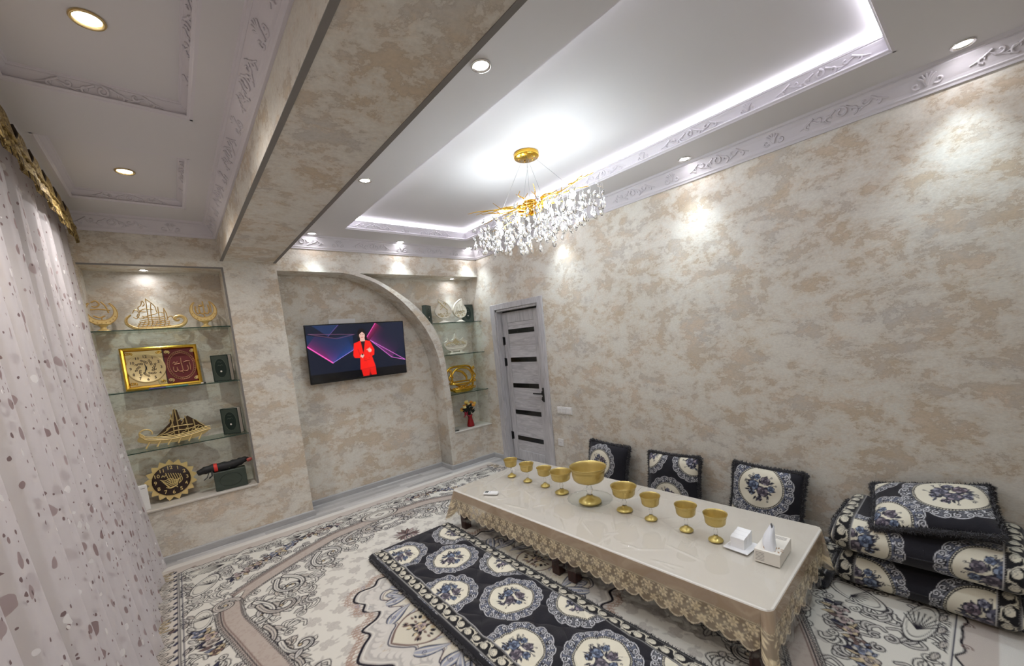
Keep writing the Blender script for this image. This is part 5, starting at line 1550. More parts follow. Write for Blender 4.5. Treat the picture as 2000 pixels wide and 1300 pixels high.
def crescent(label, x, y, z, rot, letters=True):
    """standing gilt crescent with calligraphy"""
    t = thing('crescent_ornament', label, 'ornament', (x, y, z), rot, 'gilt crescents on the top left shelf')
    b = MB()
    a0, a1 = R(128), R(128 + 284)
    out = [(0.098 * math.cos(a), 0.155 + 0.098 * math.sin(a)) for a in np.linspace(a0, a1, 40)]
    inn = [(0.078 * math.cos(a), 0.172 + 0.078 * math.sin(a)) for a in np.linspace(a1 - 0.10, a0 + 0.10, 40)]
    pl_ = out + inn
    b.prism(pl_, lambda u, v: (u, -0.012, v), lambda u, v: (u, 0.012, v)); b.build('crescent', M_PALEGOLD, t)
    b = MB(); b.tube([(p[0], -0.012, p[1]) for p in out], 0.004, 5); b.tube([(p[0], -0.012, p[1]) for p in inn], 0.003, 5)
    for k in range(9):
        a = R(200 + k * 17); b.lathe([(0.0, -0.006), (0.006, 0), (0.0, 0.006)], 6, (0.088 * math.cos(a), -0.013, 0.160 + 0.088 * math.sin(a)))
    b.build('rim_beading', M_ANTGOLD, t)
    b = MB()
    if letters: strokes(b, ALLAH, -0.056, 0.120, 0.115, 0.125, 0.0062, -0.004)
    else:
        strokes(b, [[(0.1, 0.9), (0.35, 1.0), (0.5, 0.8), (0.3, 0.65), (0.1, 0.7)], [(0.0, 0.5), (0.5, 0.52), (1.0, 0.46)], [(0.6, 0.95), (0.8, 0.7), (0.9, 0.3)], [(0.1, 0.15), (0.4, 0.05), (0.7, 0.15)]], -0.056, 0.110, 0.115, 0.140, 0.006, -0.004)
    b.tube([(0.0, 0, 0.12), (0.004, 0, 0.075)], 0.005, 5)
    b.build('calligraphy', M_ANTGOLD, t)
    b = MB(); b.lathe([(0.0, 0), (0.050, 0.0), (0.052, 0.006), (0.034, 0.014), (0.018, 0.026), (0.016, 0.040), (0.030, 0.054), (0.050, 0.062), (0.046, 0.068), (0.0, 0.066)], 20, wob=lambda a, z: 1 + 0.06 * math.cos(8 * a)); b.build('pedestal', M_PALEGOLD, t)
    return t
crescent('gilt crescent ornament half hidden by the curtain on the top shelf', -0.385, 4.655, 2.0, R(10), False)
crescent('gilt crescent ornament with calligraphy beside the ship on the top shelf', 0.285, 4.655, 2.0, R(-6))

# calligraphy ship on the top shelf
t = thing('ship_ornament', 'gilt calligraphy sailing ship on the top left glass shelf', 'ornament', (-0.05, 4.655, 2.0))
hull = crom([(-0.160, 0.125), (-0.190, 0.092), (-0.190, 0.050), (-0.150, 0.018), (-0.105, 0.008), (0.0, 0.008), (0.09, 0.012), (0.16, 0.026), (0.192, 0.058), (0.190, 0.088), (0.165, 0.106), (0.132, 0.100), (0.122, 0.080), (0.138, 0.068), (0.155, 0.076)], 6)
b = MB(); n = len(hull); b.tube([(p[0], 0, p[1] + 0.006) for p in hull], [0.005 + 0.0105 * math.sin(PI * min(1, (k + 3) / (n + 3))) ** 0.7 for k in range(n)], 10, updir=(0, 1, 0)); b.build('hull', M_PALEGOLD, t)
b = MB(); q = random.Random(2)
b.tube([(p[0] * 0.98, -0.011, p[1] + 0.009) for p in hull], 0.0035, 5)
for k in range(30): b.lathe([(0, -0.004), (0.004, 0), (0, 0.004)], 5, (hull[4 + k * 2][0], -0.014, hull[4 + k * 2][1] + 0.006))
b.build('hull_beading', M_ANTGOLD, t)
b = MB()
S3 = []
for k in range(6):
    z = 0.030 + 0.016 * k; S3.append([(-0.13 + 0.008 * k, z + 0.012), (-0.06, z), (0.02, z - 0.002), (0.09 - 0.006 * k, z + 0.006)])
for k in range(8): S3.append([(-0.135 + 0.028 * k, 0.018), (-0.120 + 0.028 * k, 0.045), (-0.100 + 0.026 * k, 0.075)])
S3 += [[(-0.055, 0.04), (-0.052, 0.12), (-0.047, 0.268)], [(-0.047, 0.262), (-0.02, 0.235), (0.004, 0.20), (0.01, 0.15)], [(-0.075, 0.245), (-0.085, 0.21), (-0.105, 0.19), (-0.095, 0.16), (-0.06, 0.155)],
       [(-0.07, 0.25), (-0.06, 0.22), (-0.075, 0.20)], [(-0.105, 0.15), (-0.08, 0.175), (-0.05, 0.18), (-0.01, 0.175)], [(-0.11, 0.14), (-0.12, 0.115), (-0.09, 0.105), (-0.04, 0.125), (0.0, 0.135)],
       [(0.02, 0.06), (0.02, 0.14), (0.022, 0.195)], [(0.05, 0.06), (0.055, 0.12), (0.06, 0.185)], [(0.06, 0.18), (0.072, 0.14), (0.075, 0.08)], [(0.0, 0.14), (0.03, 0.15), (0.06, 0.14)],
       [(-0.145, 0.145), (-0.13, 0.172), (-0.108, 0.16), (-0.105, 0.13), (-0.125, 0.10), (-0.145, 0.115)], [(0.075, 0.10), (0.10, 0.115), (0.118, 0.085)], [(-0.03, 0.06), (-0.028, 0.15), (-0.02, 0.225)]]
for s_ in S3: b.tube([(p[0], -0.002, p[1]) for p in crom(s_, 5)], 0.0038, 5, updir=(0, 1, 0))
b.build('calligraphy_sails', M_ANTGOLD, t)

# second ship, lowest shelf
t = thing('ship_ornament', 'dull gold calligraphy boat with oars on the lowest left glass shelf', 'ornament', (-0.075, 4.67, 0.990))
prof = crom([(-0.225, 0.118), (-0.245, 0.090), (-0.225, 0.062), (-0.13, 0.034), (0.0, 0.020), (0.12, 0.024), (0.20, 0.046), (0.258, 0.082)], 6)
topl = crom([(0.258, 0.082), (0.21, 0.080), (0.10, 0.058), (-0.02, 0.052), (-0.13, 0.064), (-0.19, 0.080), (-0.205, 0.096), (-0.225, 0.118)], 6)
b = MB(); b.prism(prof + topl[1:-1], lambda u, v: (u, -0.022, v), lambda u, v: (u, 0.022, v)); b.build('hull', M_DULLGOLD, t)
b = MB()
for d, r_ in ((0.0, 0.006), (0.014, 0.005), (0.027, 0.0045)):
    b.tube([(p[0], -0.020, p[1] + d) for p in topl], r_, 6)
ang = np.linspace(R(150), R(-60), 16)
b.tube([(-0.185 + 0.042 * math.cos(a), -0.014, 0.132 + 0.036 * math.sin(a)) for a in np.linspace(R(230), R(-20), 18)], 0.006, 6)
b.build('rail', M_PALEGOLD, t)
for k in range(6):
    x = -0.17 + 0.072 * k; b = MB(); b.tube([(x, -0.024, 0.056 - 0.004 * k * (1 if k < 3 else 0)), (x - 0.03, -0.030, 0.006)], [0.005, 0.007], 6); b.build('oar', M_PALEGOLD, t)
b = MB()
sail = [(-0.13, 0.085), (-0.02, 0.19), (0.02, 0.305), (0.045, 0.30), (0.06, 0.19), (0.11, 0.235), (0.155, 0.19), (0.19, 0.15), (0.24, 0.095), (0.1, 0.07), (0.0, 0.065)]
b.prism(sail, lambda u, v: (u, 0.0, v), lambda u, v: (u, 0.010, v)); b.build('sail_plate', mat('dark_bronze', lin((74, 58, 40)), 0.5, 0.5), t)
b = MB()
S3 = [[(0.0, 0.06), (0.0, 0.18), (-0.005, 0.27)], [(0.030, 0.06), (0.034, 0.18), (0.030, 0.312)], [(0.098, 0.07), (0.098, 0.15), (0.092, 0.238)], [(0.150, 0.08), (0.15, 0.14), (0.145, 0.195)],
      [(-0.14, 0.08), (-0.05, 0.125), (0.0, 0.19), (0.018, 0.30)], [(-0.06, 0.10), (0.02, 0.118), (0.10, 0.115), (0.18, 0.135)], [(-0.05, 0.125), (-0.03, 0.15), (0.06, 0.155), (0.14, 0.15)],
      [(0.04, 0.20), (0.065, 0.215), (0.075, 0.19), (0.06, 0.165)], [(-0.02, 0.20), (-0.01, 0.225), (0.012, 0.21)], [(0.05, 0.09), (0.08, 0.10), (0.09, 0.13)], [(0.12, 0.09), (0.14, 0.115), (0.16, 0.10), (0.185, 0.13), (0.205, 0.11)], [(0.16, 0.19), (0.20, 0.14), (0.25, 0.09)], [(-0.10, 0.085), (-0.07, 0.10), (-0.03, 0.09), (0.0, 0.105)]]
for s_ in S3: b.tube([(p[0], -0.006, p[1]) for p in crom(s_, 5)], 0.0052, 5, updir=(0, 1, 0))
b.build('calligraphy_sails', M_DULLGOLD, t)

# golden framed clock
t = thing('framed_clock', 'gold framed double panel with clock and red calligraphy medallion', 'clock', (-0.070, 4.705, 1.4975), rot=(R(-8), 0, 0))
FW, FH = 0.525, 0.370
b = MB(); b.box(-FW / 2 + 0.01, FW / 2 - 0.01, 0.004, 0.014, 0.01, FH - 0.01); b.build('backing', M_BROWN, t)
fr = [(0.0, 0.0), (0.004, -0.014), (0.014, -0.020), (0.026, -0.014), (0.034, 0.004)]
for (x0, z0, x1, z1, nx_, nz_) in ((-FW / 2, 0, FW / 2, 0, 0, 1), (FW / 2, 0, FW / 2, FH, -1, 0), (FW / 2, FH, -FW / 2, FH, 0, -1), (-FW / 2, FH, -FW / 2, 0, 1, 0)):
    tx, tz = (x1 - x0), (z1 - z0); l_ = math.hypot(tx, tz); tx /= l_; tz /= l_
    b = MB(); A_ = [(x0 + nx_ * d + tx * d, y, z0 + nz_ * d + tz * d) for d, y in fr]; B_ = [(x1 + nx_ * d - tx * d, y, z1 + nz_ * d - tz * d) for d, y in fr]
    b.strip(A_, B_); b.add([A_[0], B_[0], (B_[0][0], 0.014, B_[0][2]), (A_[0][0], 0.014, A_[0][2])], [(0, 1, 2, 3)]); b.build('frame_side', M_GOLD, t)
M_FACE = mat('champagne_face', lin((206, 184, 134)), 0.4, 0.3)
b = MB(); b.box(-FW / 2 + 0.034, 0.012, 0.000, 0.004, 0.034, FH - 0.034); b.build('clock_panel', M_FACE, t)
cx_, cz_ = -0.108, FH / 2
b = MB(); b.lathe([(0.0, 0.003), (0.118, 0.003), (0.124, 0.007), (0.130, 0.003), (0.130, 0.0)], 48); o = b.build('dial', M_FACE, t); o.rotation_euler = (R(90), 0, 0); o.location = (cx_, 0.0, cz_)
for k in range(1, 13):
    a = PI / 2 - k * PI / 6
    o = link('numeral', text_mesh(str(k), 0.032, 0.0008, 'numeral', M_BROWN), t); o.rotation_euler = (R(90), 0, 0); o.location = (cx_ + 0.100 * math.cos(a), -0.0042, cz_ + 0.100 * math.sin(a))
b = MB(); q = random.Random(5)
for k in range(26):
    a = 2 * PI * k / 26; r_ = 0.045 + 0.022 * (k % 3) / 2
    b.tube([(cx_ + (r_ * math.cos(a)) + px, -0.004, cz_ + r_ * math.sin(a) + py) for px, py in scroll_pts(0, 0, 0.011, 1.1, a, 1, 8)], 0.0022, 4)
b.build('dial_rosette', M_BROWN, t)
for ang_, ln, nm in ((R(100), 0.062, 'hour_hand'), (R(250), 0.070, 'minute_hand')):
    b = MB(); b.add([(cx_ + 0.005 * math.cos(ang_ + PI / 2), -0.007, cz_ + 0.005 * math.sin(ang_ + PI / 2)), (cx_ + ln * math.cos(ang_), -0.007, cz_ + ln * math.sin(ang_)), (cx_ - 0.005 * math.cos(ang_ + PI / 2), -0.007, cz_ - 0.005 * math.sin(ang_ + PI / 2)), (cx_ - 0.02 * math.cos(ang_), -0.007, cz_ - 0.02 * math.sin(ang_))], [(0, 1, 2, 3)]); b.build(nm, M_BLACK, t)
for sx in (-1, 1):
    for sz in (-1, 1):
        b = MB()
        for k in range(3): b.tube([(cx_ + sx * 0.098 + px, -0.002, cz_ + sz * 0.130 + py) for px, py in scroll_pts(sx * 0.012 * (k - 1), 0, 0.014, 1.2, k, sx, 9)], 0.0028, 4)
        b.build('corner_scroll', M_GOLD, t)
b = MB(); b.box(0.020, FW / 2 - 0.034, 0.000, 0.004, 0.034, FH - 0.034); b.build('red_panel', M_RED, t)
rx_, rz_ = 0.132, FH / 2
M_ROSEGOLD = mat('rose_gold', lin((176, 126, 100)), 0.35, 0.7)
b = MB(); N_ = 44
for k in range(N_):
    a = 2 * PI * k / N_; b.lathe([(0, -0.005), (0.0055, 0), (0, 0.005)], 6, (rx_ + 0.094 * math.cos(a), -0.003, rz_ + 0.122 * math.sin(a)))
for rr in ((0.100, 0.130), (0.086, 0.113)): b.tube([(rx_ + rr[0] * math.cos(a), -0.002, rz_ + rr[1] * math.sin(a)) for a in np.linspace(0, 2 * PI, 48, endpoint=False)], 0.003, 5, closed=True)
b.build('medallion_ring', M_ROSEGOLD, t)
b = MB(); b.add([(rx_ + 0.086 * math.cos(a), -0.0008, rz_ + 0.113 * math.sin(a)) for a in np.linspace(0, 2 * PI, 40, endpoint=False)], [tuple(range(40))]); b.build('medallion_field', M_RED, t)
b = MB(); strokes(b, ALLAH[:5], rx_ - 0.062, rz_ - 0.062, 0.125, 0.085, 0.0055, -0.004); strokes(b, [[(0.48, 0.9), (0.5, 1.5)], [(0.0, 0.95), (0.1, 1.1), (0.18, 0.98), (0.3, 1.12)], [(0.62, 1.0), (0.8, 1.12), (1.0, 1.08)], [(0.1, 0.85), (0.4, 0.9)]], rx_ - 0.062, rz_ - 0.062, 0.125, 0.085, 0.0045, -0.004); b.build('calligraphy', M_ROSEGOLD, t)
for sx in (-1, 1):
    for sz in (-1, 1):
        b = MB()
        for k in range(2): b.tube([(rx_ + sx * 0.084 + px, -0.002, rz_ + sz * 0.126 + py) for px, py in scroll_pts(sx * 0.01 * k, 0, 0.016, 1.2, k, sx, 9)], 0.004, 4)
        b.build('corner_scroll', M_PALEGOLD, t)
# glass bowl and coloured pen in front of it
b = MB(); b.lathe([(0.0, 0.001), (0.022, 0.001), (0.028, 0.006), (0.044, 0.028), (0.050, 0.052), (0.054, 0.075), (0.0525, 0.075), (0.0485, 0.052), (0.042, 0.029), (0.025, 0.009), (0.0, 0.006)], 28)
o = b.build('glass_bowl', M_PLATE); o.location = (-0.065, 4.612, 1.4972); tag(o, 'small clear glass bowl in front of the gold framed clock', 'bowl')
t = thing('brush_pen', 'long blue and teal handled stick lying in front of the framed clock', 'stick', (0.01, 4.562, 1.5035))
for nm, x0, x1, c_, r_ in (('blue_grip', -0.19, -0.08, (52, 48, 120), 0.0062), ('teal_barrel', -0.08, 0.07, (70, 128, 120), 0.006), ('gold_shaft', 0.07, 0.16, (186, 148, 50), 0.0055), ('white_tip', 0.16, 0.178, (220, 214, 204), 0.006), ('black_end', 0.178, 0.196, (20, 16, 16), 0.0062)):
    b = MB(); b.tube([(x0, 0, 0), (x1, 0, 0)], r_, 10); b.build(nm, mat('pen_' + nm, lin(c_), 0.35), t)

def book(label, x, y, z, rz, w_=0.165, h_=0.245, d_=0.042, group=None, lean_=0.0, oval=True):
    t = thing('book', label, 'book', (x, y, z), group=group, rot=(lean_, 0, rz))
    b = MB(); b.bbox(-w_ / 2, w_ / 2, -d_ / 2, -d_ / 2 + 0.004, 0, h_, 0.0012); b.bbox(-w_ / 2, w_ / 2, d_ / 2 - 0.004, d_ / 2, 0, h_, 0.0012); b.bbox(-w_ / 2 - 0.002, -w_ / 2 + 0.003, -d_ / 2, d_ / 2, 0, h_, 0.0012); b.build('cover', M_GREENBOOK, t)
    b = MB(); b.box(-w_ / 2 + 0.003, w_ / 2 - 0.005, -d_ / 2 + 0.004, d_ / 2 - 0.004, 0.004, h_ - 0.004); b.build('pages', M_PAGES, t)
    yf = -d_ / 2 - 0.0006
    b = MB()
    for (a, c) in ((-1, 1),):
        e = 0.008
        b.box(-w_ / 2, w_ / 2 , yf, yf + 0.0006, 0, e); b.box(-w_ / 2, w_ / 2, yf, yf + 0.0006, h_ - e, h_); b.box(w_ / 2 - e, w_ / 2, yf, yf + 0.0006, e, h_ - e); b.box(-w_ / 2, -w_ / 2 + e, yf, yf + 0.0006, e, h_ - e)
    b.build('cover_border', M_DKGREEN, t)
    if oval:
        b = MB(); b.add([(0.052 * math.cos(a), yf, h_ / 2 + 0.088 * math.sin(a)) for a in np.linspace(0, 2 * PI, 32, endpoint=False)], [tuple(range(32))]); b.build('oval_emblem', M_DKGREEN, t)
        b = MB(); b.tube([(0.052 * math.cos(a), yf, h_ / 2 + 0.088 * math.sin(a)) for a in np.linspace(0, 2 * PI, 32, endpoint=False)], 0.0012, 4, closed=True)
        strokes(b, [[(0.1, 0.2), (0.3, 0.6), (0.5, 0.2), (0.7, 0.7), (0.9, 0.3)]], -0.028, h_ / 2 + 0.018, 0.056, 0.02, 0.0014, yf); strokes(b, [[(0.1, 0.4), (0.4, 0.7), (0.6, 0.2), (0.9, 0.6)]], -0.022, h_ / 2 + 0.052, 0.044, 0.012, 0.0012, yf)
        b.build('cover_lettering', mat('cover_ink', lin((96, 104, 90)), 0.4), t)
        b = MB(); b.lathe([(0.0, 0.0008), (0.008, 0.0006), (0.0085, 0.0)], 14); o = b.build('white_dot', M_PAGES, t); o.rotation_euler = (R(90), 0, 0); o.location = (0, yf, h_ / 2 - 0.03)
    return t
book('dark green book with black oval on the middle shelf beside the framed clock', 0.355, 4.665, 1.4972, R(-32), w_=0.15, d_=0.066)
book('dark green book with black oval on the lowest shelf beside the calligraphy boat', 0.359, 4.665, 0.9902, R(-32), w_=0.15, d_=0.066)
book('narrow seen green book standing by the arch on the top right shelf', 2.588, 4.700, 1.9262, R(34), w_=0.15, h_=0.238, d_=0.05)
book('dark green book with oval on the top right shelf next to the wall', 3.218, 4.715, 1.9262, R(-8), w_=0.165, h_=0.238, d_=0.05)

# sunflower clock
t = thing('sunflower_clock', 'round dark clock with gold sunflower petals on the left niche sill', 'clock', (-0.152, 4.690, 0.4882), rot=(R(-7), 0, R(4)))
cz_ = 0.182
for k in range(17):
    a = 2 * PI * k / 17 + 0.05
    pts = leaf_poly(0.104 * math.cos(a), 0.104 * math.sin(a), a, 0.080, 0.060)
    b = MB(); b.prism([(p[0], cz_ + p[1]) for p in pts], lambda u, v: (u, -0.002, v), lambda u, v: (u, 0.006, v)); b.build('petal', M_PALEGOLD, t)
b = MB(); b.lathe([(0.0, 0.012), (0.128, 0.012), (0.134, 0.008), (0.134, 0.0)], 48); o = b.build('dial', M_BROWN, t); o.rotation_euler = (R(90), 0, 0); o.location = (0, 0, cz_)
for k in range(1, 13):
    a = PI / 2 - k * PI / 6
    o = link('numeral', text_mesh(str(k), 0.044, 0.0012, 'numeral', M_PALEGOLD), t); o.rotation_euler = (R(90), 0, 0); o.location = (0.110 * math.cos(a), -0.0135, cz_ + 0.110 * math.sin(a))
b = MB(); q = random.Random(8)
S3 = []
for k in range(6): S3.append([(0.30 + 0.10 * k, 0.95 - 0.03 * k), (0.34 + 0.10 * k, 0.70), (0.42 + 0.09 * k, 0.42), (0.38 + 0.08 * k, 0.22)])
for k in range(6): S3.append([(0.02 + 0.05 * k, 0.62 - 0.09 * k), (0.20 + 0.03 * k, 0.52 - 0.09 * k), (0.45, 0.58 - 0.10 * k), (0.70, 0.44 - 0.06 * k), (0.92 - 0.06 * k, 0.56 - 0.07 * k)])
S3 += [[(0.1, 0.75), (0.16, 0.84), (0.22, 0.74), (0.28, 0.86)], [(0.78, 0.2), (0.95, 0.4), (0.9, 0.75)], [(0.2, 0.12), (0.4, 0.02), (0.6, 0.08), (0.7, 0.0)]]
strokes(b, S3, -0.080, cz_ - 0.074, 0.160, 0.152, 0.0036, -0.0155); b.build('calligraphy', M_PALEGOLD, t)

# green box with a black bundle on it
t = thing('storage_box', 'dark green box standing on the left niche sill', 'box', (0.268, 4.625, 0.4882), R(-3))
b = MB(); b.bbox(-0.125, 0.125, -0.052, 0.052, 0, 0.178, 0.004); b.build('body', M_GREENBOOK, t)
b = MB(); b.tube([(0.085 * math.cos(a), -0.0525, 0.089 + 0.060 * math.sin(a)) for a in np.linspace(0, 2 * PI, 36, endpoint=False)], 0.0016, 4, closed=True); b.build('embossed_oval', M_DKGREEN, t)
M_BLKCLOTH = mat('black_nylon', (0.010, 0.010, 0.012), 0.6)
M_REDSTRAP = mat('red_strap', lin((214, 54, 44)), 0.6)
t = thing('folded_umbrella', 'black folded umbrella with red strap lying on the green box', 'umbrella', (0.245, 4.625, 0.6662))
pth = [(-0.215, 0.0, 0.022), (-0.16, 0, 0.036), (-0.08, 0, 0.040), (0.02, 0, 0.036), (0.10, 0, 0.046), (0.15, 0, 0.060), (0.195, 0, 0.062)]
b = MB(); b.tube(crom(pth, 4), [0.006 + 0.034 * math.sin(PI * min(1, (k + 2) / 26)) ** 0.6 * (1 + 0.12 * math.sin(k * 1.9)) for k in range(25)], 10); b.build('folded_cover', M_BLKCLOTH, t)
b = MB(); b.lathe([(0.0415, -0.014), (0.043, -0.012), (0.043, 0.012), (0.0415, 0.014)], 16); o = b.build('strap', M_REDSTRAP, t); o.rotation_euler = (0, R(88), 0); o.location = (-0.078, 0, 0.0405); o.scale = (0.92, 1, 1)
b = MB(); b.lathe([(0.0, -0.02), (0.016, -0.018), (0.018, 0.012), (0.012, 0.024), (0.0, 0.026)], 14); o = b.build('red_knob', mat('dull_red', lin((176, 84, 76)), 0.5), t); o.rotation_euler = (0, R(75), 0); o.location = (0.187, -0.018, 0.052)
b = MB(); b.tube([(-0.13, -0.02, 0.02), (-0.15, -0.055, -0.02), (-0.18, -0.06, -0.04)], 0.004, 5); b.tube([(-0.11, -0.03, 0.02), (-0.115, -0.058, -0.015), (-0.14, -0.06, -0.032)], 0.007, 5); b.build('hanging_strap', M_BLKCLOTH, t)
b = MB(); b.tube([(0.02 + px, -0.030, 0.036 + py) for px, py in scroll_pts(0, 0, 0.020, 1.0, 0, 1, 12)], 0.003, 4); b.build('emblem', mat('emblem_green', lin((120, 130, 104)), 0.6), t)
t = thing('white_box', 'white plastic box half hidden by the curtain on the niche sill', 'box', (-0.343, 4.590, 0.4882), R(8))
b = MB(); b.bbox(-0.028, 0.028, -0.020, 0.020, 0, 0.215, 0.003); b.build('housing', M_PLASTIC, t)
b = MB(); b.box(-0.014, 0.014, -0.0206, -0.02, 0.188, 0.192); b.build('slot_shade', M_PRINT, t)  # flat grey strip painted in place of the slot's inner shade

# ivory teardrop plaques
def plaque(label, x, y, rz, letters):
    t = thing('teardrop_plaque', label, 'ornament', (x, y, 1.9262), rz, 'ivory teardrop plaques')
    tip = -0.045 if letters else 0.045
    pts = crom([(tip * 1.0, 0.312), (-0.055, 0.255), (-0.105, 0.185), (-0.112, 0.135), (-0.080, 0.085), (-0.03, 0.062), (0.03, 0.062), (0.080, 0.085), (0.112, 0.135), (0.105, 0.185), (0.055, 0.255)], 6, closed=True)
    b = MB(); b.prism(pts, lambda u, v: (u, -0.012, v), lambda u, v: (u, 0.016, v)); b.build('plate', M_IVORY, t)
    b = MB(); b.tube([(p[0] * 0.97, -0.012, 0.17 + (p[1] - 0.17) * 0.97) for p in pts], 0.0055, 6, closed=True); b.build('rim', M_IVORY, t)
    b = MB(); q = random.Random(3 + letters)
    for k in range(30):
        px_, pz_ = q.uniform(-0.085, 0.085), q.uniform(0.078, 0.150)
        b.tube([(px_ + a, -0.013, pz_ + c) for a, c in scroll_pts(0, 0, 0.011, 1.2, q.uniform(0, 6), q.choice((-1, 1)), 8)], 0.0022, 4)
    b.build('scrollwork', M_IVGOLD, t)
    b = MB()
    if letters: strokes(b, [[(0.0, 1.0), (0.25, 0.8), (0.6, 0.45), (1.0, 0.1)], [(0.2, 0.45), (0.35, 0.6), (0.5, 0.5), (0.35, 0.35), (0.15, 0.2)], [(0.55, 0.75), (0.7, 0.9), (0.85, 0.7), (0.7, 0.6)]], -0.06, 0.150, 0.12, 0.13, 0.0062, -0.013)
    else: strokes(b, ALLAH[:4], -0.058, 0.145, 0.115, 0.105, 0.0062, -0.013)
    b.build('calligraphy', M_IVGOLD if letters else M_IVORY, t)
    b = MB(); b.lathe([(0.0, 0), (0.075, 0), (0.077, 0.008), (0.050, 0.018), (0.022, 0.034), (0.022, 0.060), (0.040, 0.074), (0.0, 0.074)], 24); o = b.build('pedestal', M_IVORY, t); o.scale = (1, 0.42, 1)
plaque('ivory teardrop plaque with crossing gilt strokes beside the green book by the arch', 2.790, 4.630, R(-14), True)
plaque('ivory teardrop plaque with raised white letters in front of the green book by the wall', 3.035, 4.620, R(6), False)

# ivory crown boat
t = thing('crown_ornament', 'ivory boat shaped crown with gilt relief on the middle right shelf', 'ornament', (2.935, 4.655, 1.5052), R(3))
low = crom([(-0.195, 0.165), (-0.185, 0.120), (-0.14, 0.070), (-0.06, 0.045), (0.06, 0.045), (0.14, 0.070), (0.185, 0.120), (0.195, 0.165)], 5)
crown = [(0.195, 0.165), (0.165, 0.170), (0.140, 0.185), (0.130, 0.215), (0.095, 0.185), (0.055, 0.190), (0.025, 0.215), (0.0, 0.275), (-0.025, 0.215), (-0.055, 0.190), (-0.095, 0.185), (-0.130, 0.215), (-0.140, 0.185), (-0.165, 0.170), (-0.195, 0.165)]
b = MB(); b.prism(low + crown[1:-1], lambda u, v: (u, -0.016, v), lambda u, v: (u, 0.016, v)); b.build('body', M_IVORY, t)
b = MB(); b.tube([(p[0] * 0.985, -0.016, p[1]) for p in crown], 0.0055, 5); b.tube([(p[0] * 0.86, -0.016, 0.115 + (p[1] - 0.115) * 0.3 - 0.02) for p in low], 0.004, 5); b.build('rim', M_IVORY, t)
b = MB(); q = random.Random(4)
b.prism([(-0.165, 0.135), (0.165, 0.135), (0.155, 0.160), (0.12, 0.175), (0.05, 0.180), (0.0, 0.225), (-0.05, 0.180), (-0.12, 0.175), (-0.155, 0.160), (-0.14, 0.115), (0.14, 0.115)][:9], lambda u, v: (u, -0.0175, v - 0.012), lambda u, v: (u, -0.015, v - 0.012)); b.build('relief_ground', M_IVGOLD, t)
b = MB()
for k in range(34):
    px_, pz_ = q.uniform(-0.14, 0.14), q.uniform(0.115, 0.160)
    b.tube([(px_ + a, -0.0185, pz_ + c) for a, c in scroll_pts(0, 0, 0.012, 1.1, q.uniform(0, 6), q.choice((-1, 1)), 8)], 0.0026, 4)
b.build('relief_lettering', M_IVORY, t)
b = MB(); b.bbox(-0.12, 0.12, -0.034, 0.034, 0.0, 0.022, 0.006); b.bbox(-0.09, -0.055, -0.016, 0.016, 0.022, 0.062, 0.003); b.bbox(0.055, 0.09, -0.016, 0.016, 0.022, 0.062, 0.003); b.build('stand', M_IVORY, t)

# golden openwork basket
t = thing('gold_basket', 'shiny gold openwork basket frame on the lowest right shelf', 'ornament', (2.985, 4.660, 0.9852))
b = MB()
sq = lambda w_, h_, cz: [(w_ * (abs(math.cos(a)) ** 0.5) * math.copysign(1, math.cos(a)), cz + h_ * (abs(math.sin(a)) ** 0.5) * math.copysign(1, math.sin(a))) for a in np.linspace(0, 2 * PI, 44, endpoint=False)]
b.tube([(p[0], 0.04, p[1]) for p in sq(0.205, 0.165, 0.185)], 0.015, 8, closed=True); b.build('outer_frame', M_GOLD, t)
b = MB(); b.tube([(0.165 * math.cos(a), -0.01, 0.205 + 0.125 * math.sin(a)) for a in np.linspace(0, 2 * PI, 40, endpoint=False)], 0.013, 8, closed=True); b.build('oval_frame', M_GOLD, t)
b = MB(); b.tube([(0.195 * math.cos(a), -0.055 * math.sin(a) * -1 - 0.0, 0.130 + 0.012 * math.sin(a)) for a in np.linspace(0, 2 * PI, 40, endpoint=False)], [0.012] * 40, 8, closed=True); b.build('rim', M_GOLD, t)
b = MB(); q = random.Random(9)
b.tube([(p[0], -0.03, p[1]) for p in crom([(-0.10, 0.30), (-0.01, 0.275), (0.05, 0.21), (0.055, 0.15)], 6)], [0.010 + 0.008 * math.sin(PI * k / 18) for k in range(19)], 6)
for sx in (-1, 1):
    b.tube([(sx * p[0], -0.02, p[1]) for p in crom([(0.20, 0.33), (0.17, 0.29), (0.19, 0.24), (0.215, 0.20), (0.18, 0.16)], 6)], 0.010, 6)
    for k in range(4): b.tube([(sx * (0.165 + 0.02 * (k % 2)) + px, -0.03, 0.05 + 0.085 * k + py) for px, py in scroll_pts(0, 0, 0.024, 1.1, k, sx, 10)], 0.007, 6)
for k in range(7): b.tube([(-0.13 + 0.043 * k + px, -0.04, 0.055 + py) for px, py in scroll_pts(0, 0, 0.026, 1.2, k * 1.3, 1 if k % 2 else -1, 10)], 0.007, 6)
b.build('scrollwork', M_GOLD, t)
b = MB(); b.lathe([(0.0, 0.0), (0.12, 0.0), (0.15, 0.008), (0.170, 0.035), (0.176, 0.055), (0.170, 0.055), (0.162, 0.036), (0.142, 0.013), (0.0, 0.008)], 36, wob=lambda a, z: 1 + 0.02 * math.cos(12 * a)); o = b.build('bowl', M_GOLD, t); o.scale = (1, 0.42, 1)

